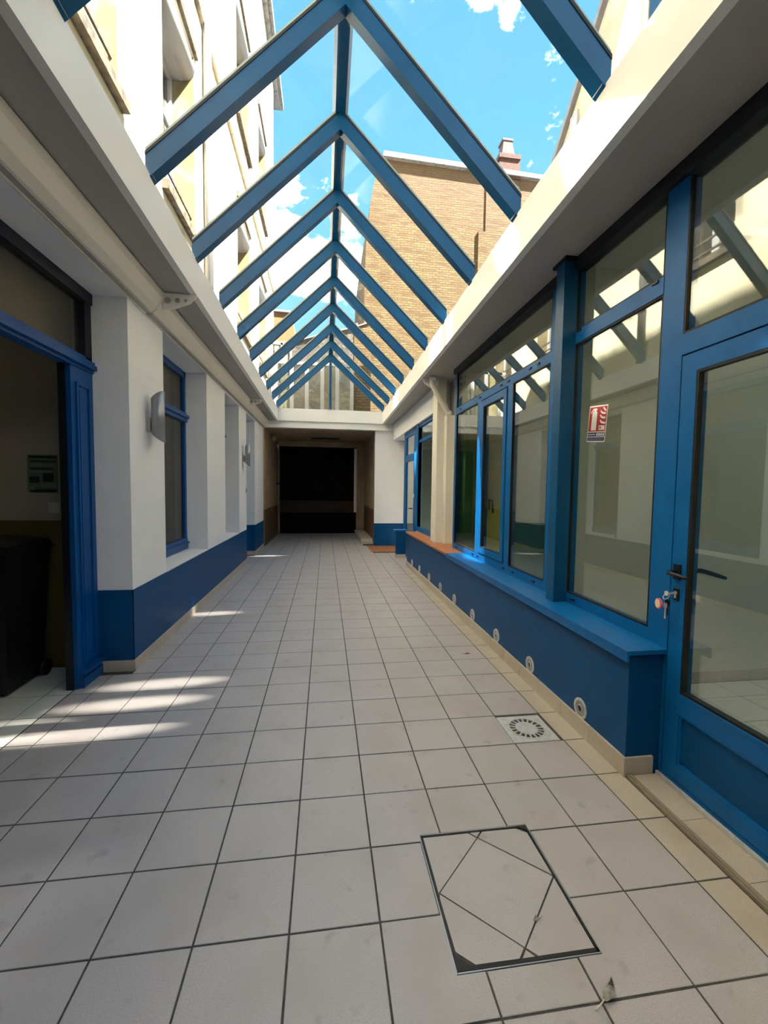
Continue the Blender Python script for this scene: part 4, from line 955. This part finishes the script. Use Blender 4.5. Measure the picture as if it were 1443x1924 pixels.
sw_ = root('stone_wall', (0, 12.5, 3.3), 'old grey-brown stone gable wall beyond the glass roof end', 'wall')
part('wall', MB().prism([(p[0], 12.52, p[1]) for p in ((-1.6, 3.0), (-1.6, 5.67), (-.763, 6.04), (.18, 6.33), (1.0, 6.55), (1.0, 3.0))], (0, .35, 0)), 'slate', sw_)
part('brick_end', MB().prism([(p[0], 12.50, p[1]) for p in ((1.0, 3.0), (1.0, 6.55), (1.53, 6.76), (1.6, 3.0))], (0, .35, 0)), 'brick', sw_, 'yellowish brick end of the wall')
part('coping', MB().prism([(p[0], 12.45, p[1]) for p in ((-1.6, 5.67), (-.763, 6.04), (.18, 6.33), (1.0, 6.55), (1.53, 6.76), (1.53, 6.80), (1.0, 6.59), (.18, 6.37), (-.763, 6.08), (-1.6, 5.71))], (0, .5, 0)), 'zinc', sw_)
part('chimney_pot', MB().cyl((.92, 12.65, 6.52), (.92, 12.65, 6.80), .07, .06).cyl((1.08, 12.65, 6.56), (1.08, 12.65, 6.76), .05), 'pot', sw_)

op = root('white_glazed_screen', (0, 9.95, 3.33), 'white-posted glazed screen just behind the blue gable', 'glazed screen')
for x in (-1.16, -.758, -.376, .02, .405, .785):
    part('post', box(x - .047, x + .047, 9.9, 9.97, 3.33, 4.66), 'pvc', op, bev=.005)
part('top_rail', box(-1.3, .85, 9.9, 9.97, 4.60, 4.67), 'pvc', op, bev=.005)
part('bottom_rail', box(-1.3, 1.2, 9.9, 9.97, 3.33, 3.42), 'pvc', op, bev=.005)
for xa_, xb_ in zip((-1.16, -.758, -.376, .02, .405), (-.758, -.376, .02, .405, .785)):
    part('pane', box(xa_ + .047, xb_ - .047, 9.93, 9.936, 3.42, 4.60), 'glass_old', op)
part('yellow_wall', box(.84, 1.34, 10.5, 10.6, 3.3, 4.9), 'brick', op, 'yellow brick return wall')
part('passage_roof', box(-1.6, 4, 9.34, 12.5, 3.10, 3.33), 'zinc', t3)
gw = root('grey_dormer', (-1.18, 11.8, 4.5), 'grey framed dormer window at the foot of the cream building', 'dormer')
part('frame', MB().box(-1.50, -1.44, 11.75, 11.85, 3.33, 5.72).box(-1.22, -1.16, 11.75, 11.85, 3.33, 5.72).box(-.95, -.90, 11.75, 11.85, 3.33, 5.72).box(-1.5, -.9, 11.75, 11.85, 5.66, 5.76).box(-1.5, -.9, 11.75, 11.85, 4.5, 4.56), 'zinc', gw, bev=.005)
part('pane', box(-1.46, -.92, 11.80, 11.806, 3.4, 5.68), 'glass_far', gw)
part('back', box(-1.46, -.92, 12.2, 12.22, 3.33, 5.68), 'slate', gw)
ob = root('orange_building', (-2, 20, 3), 'distant orange rendered house above the stone wall', 'building')
part('wall', MB().prism([(p[0], 20, p[1]) for p in ((-6, 0), (-6, 9.95), (-2.5, 9.88), (-1.62, 9.84), (-1.50, 9.6), (-1.34, 8.55), (-1.34, 0))], (0, 4, 0)), 'orange', ob)
part('roof_edge', MB().prism([(p[0], 19.9, p[1]) for p in ((-6, 9.93), (-1.58, 9.82), (-1.55, 9.92), (-6, 10.03))], (0, 4.2, 0)), 'zinc', ob)

# ================================================================== added spot lamps in place of sun glints off upper windows
if GLINT_SPOTS:
    glint_spot('glint_spot_right_far', (-1.30, 7.9, 9.4), (1.8, 6.9, 2.65), 4200, 5)
    glint_spot('glint_spot_right_mid', (-1.30, 4.1, 9.2), (1.8, 1.45, 2.72), 3800, 4)
    glint_spot('glint_spot_right_near', (-1.30, 4.1, 9.4), (1.8, .10, 2.25), 3600, 4)
    glint_spot('glint_spot_fascia', (-1.30, 4.3, 9.0), (1.38, .55, 3.2), 2200, 4)
    glint_spot('glint_spot_fascia', (-1.30, 4.2, 9.6), (1.38, 3.6, 3.25), 2400, 9)
    for k, (tx, ty, w_, e_) in enumerate(((-1.05, 1.90, 4.2, 2000), (-1.15, 1.62, 4.4, 2200), (-1.30, 1.28, 5.0, 2000), (-.95, .05, 2.2, 300), (-1.15, 3.66, 3.0, 1800), (-1.1, 7.8, 3.5, 2200), (-1.7, 1.35, 2.0, 1100))):
        o = glint_spot('glint_spot_floor', (5.6, ty + .55, 10.4), (tx, ty, 0), e_, (1.0, 1.0, 1.0, 2.6, .6, .5, 1.6)[k], .02, 1.0)
        o.scale = (1.0, w_, 1.0)
        if k == 3: o.data.shadow_soft_size = .45
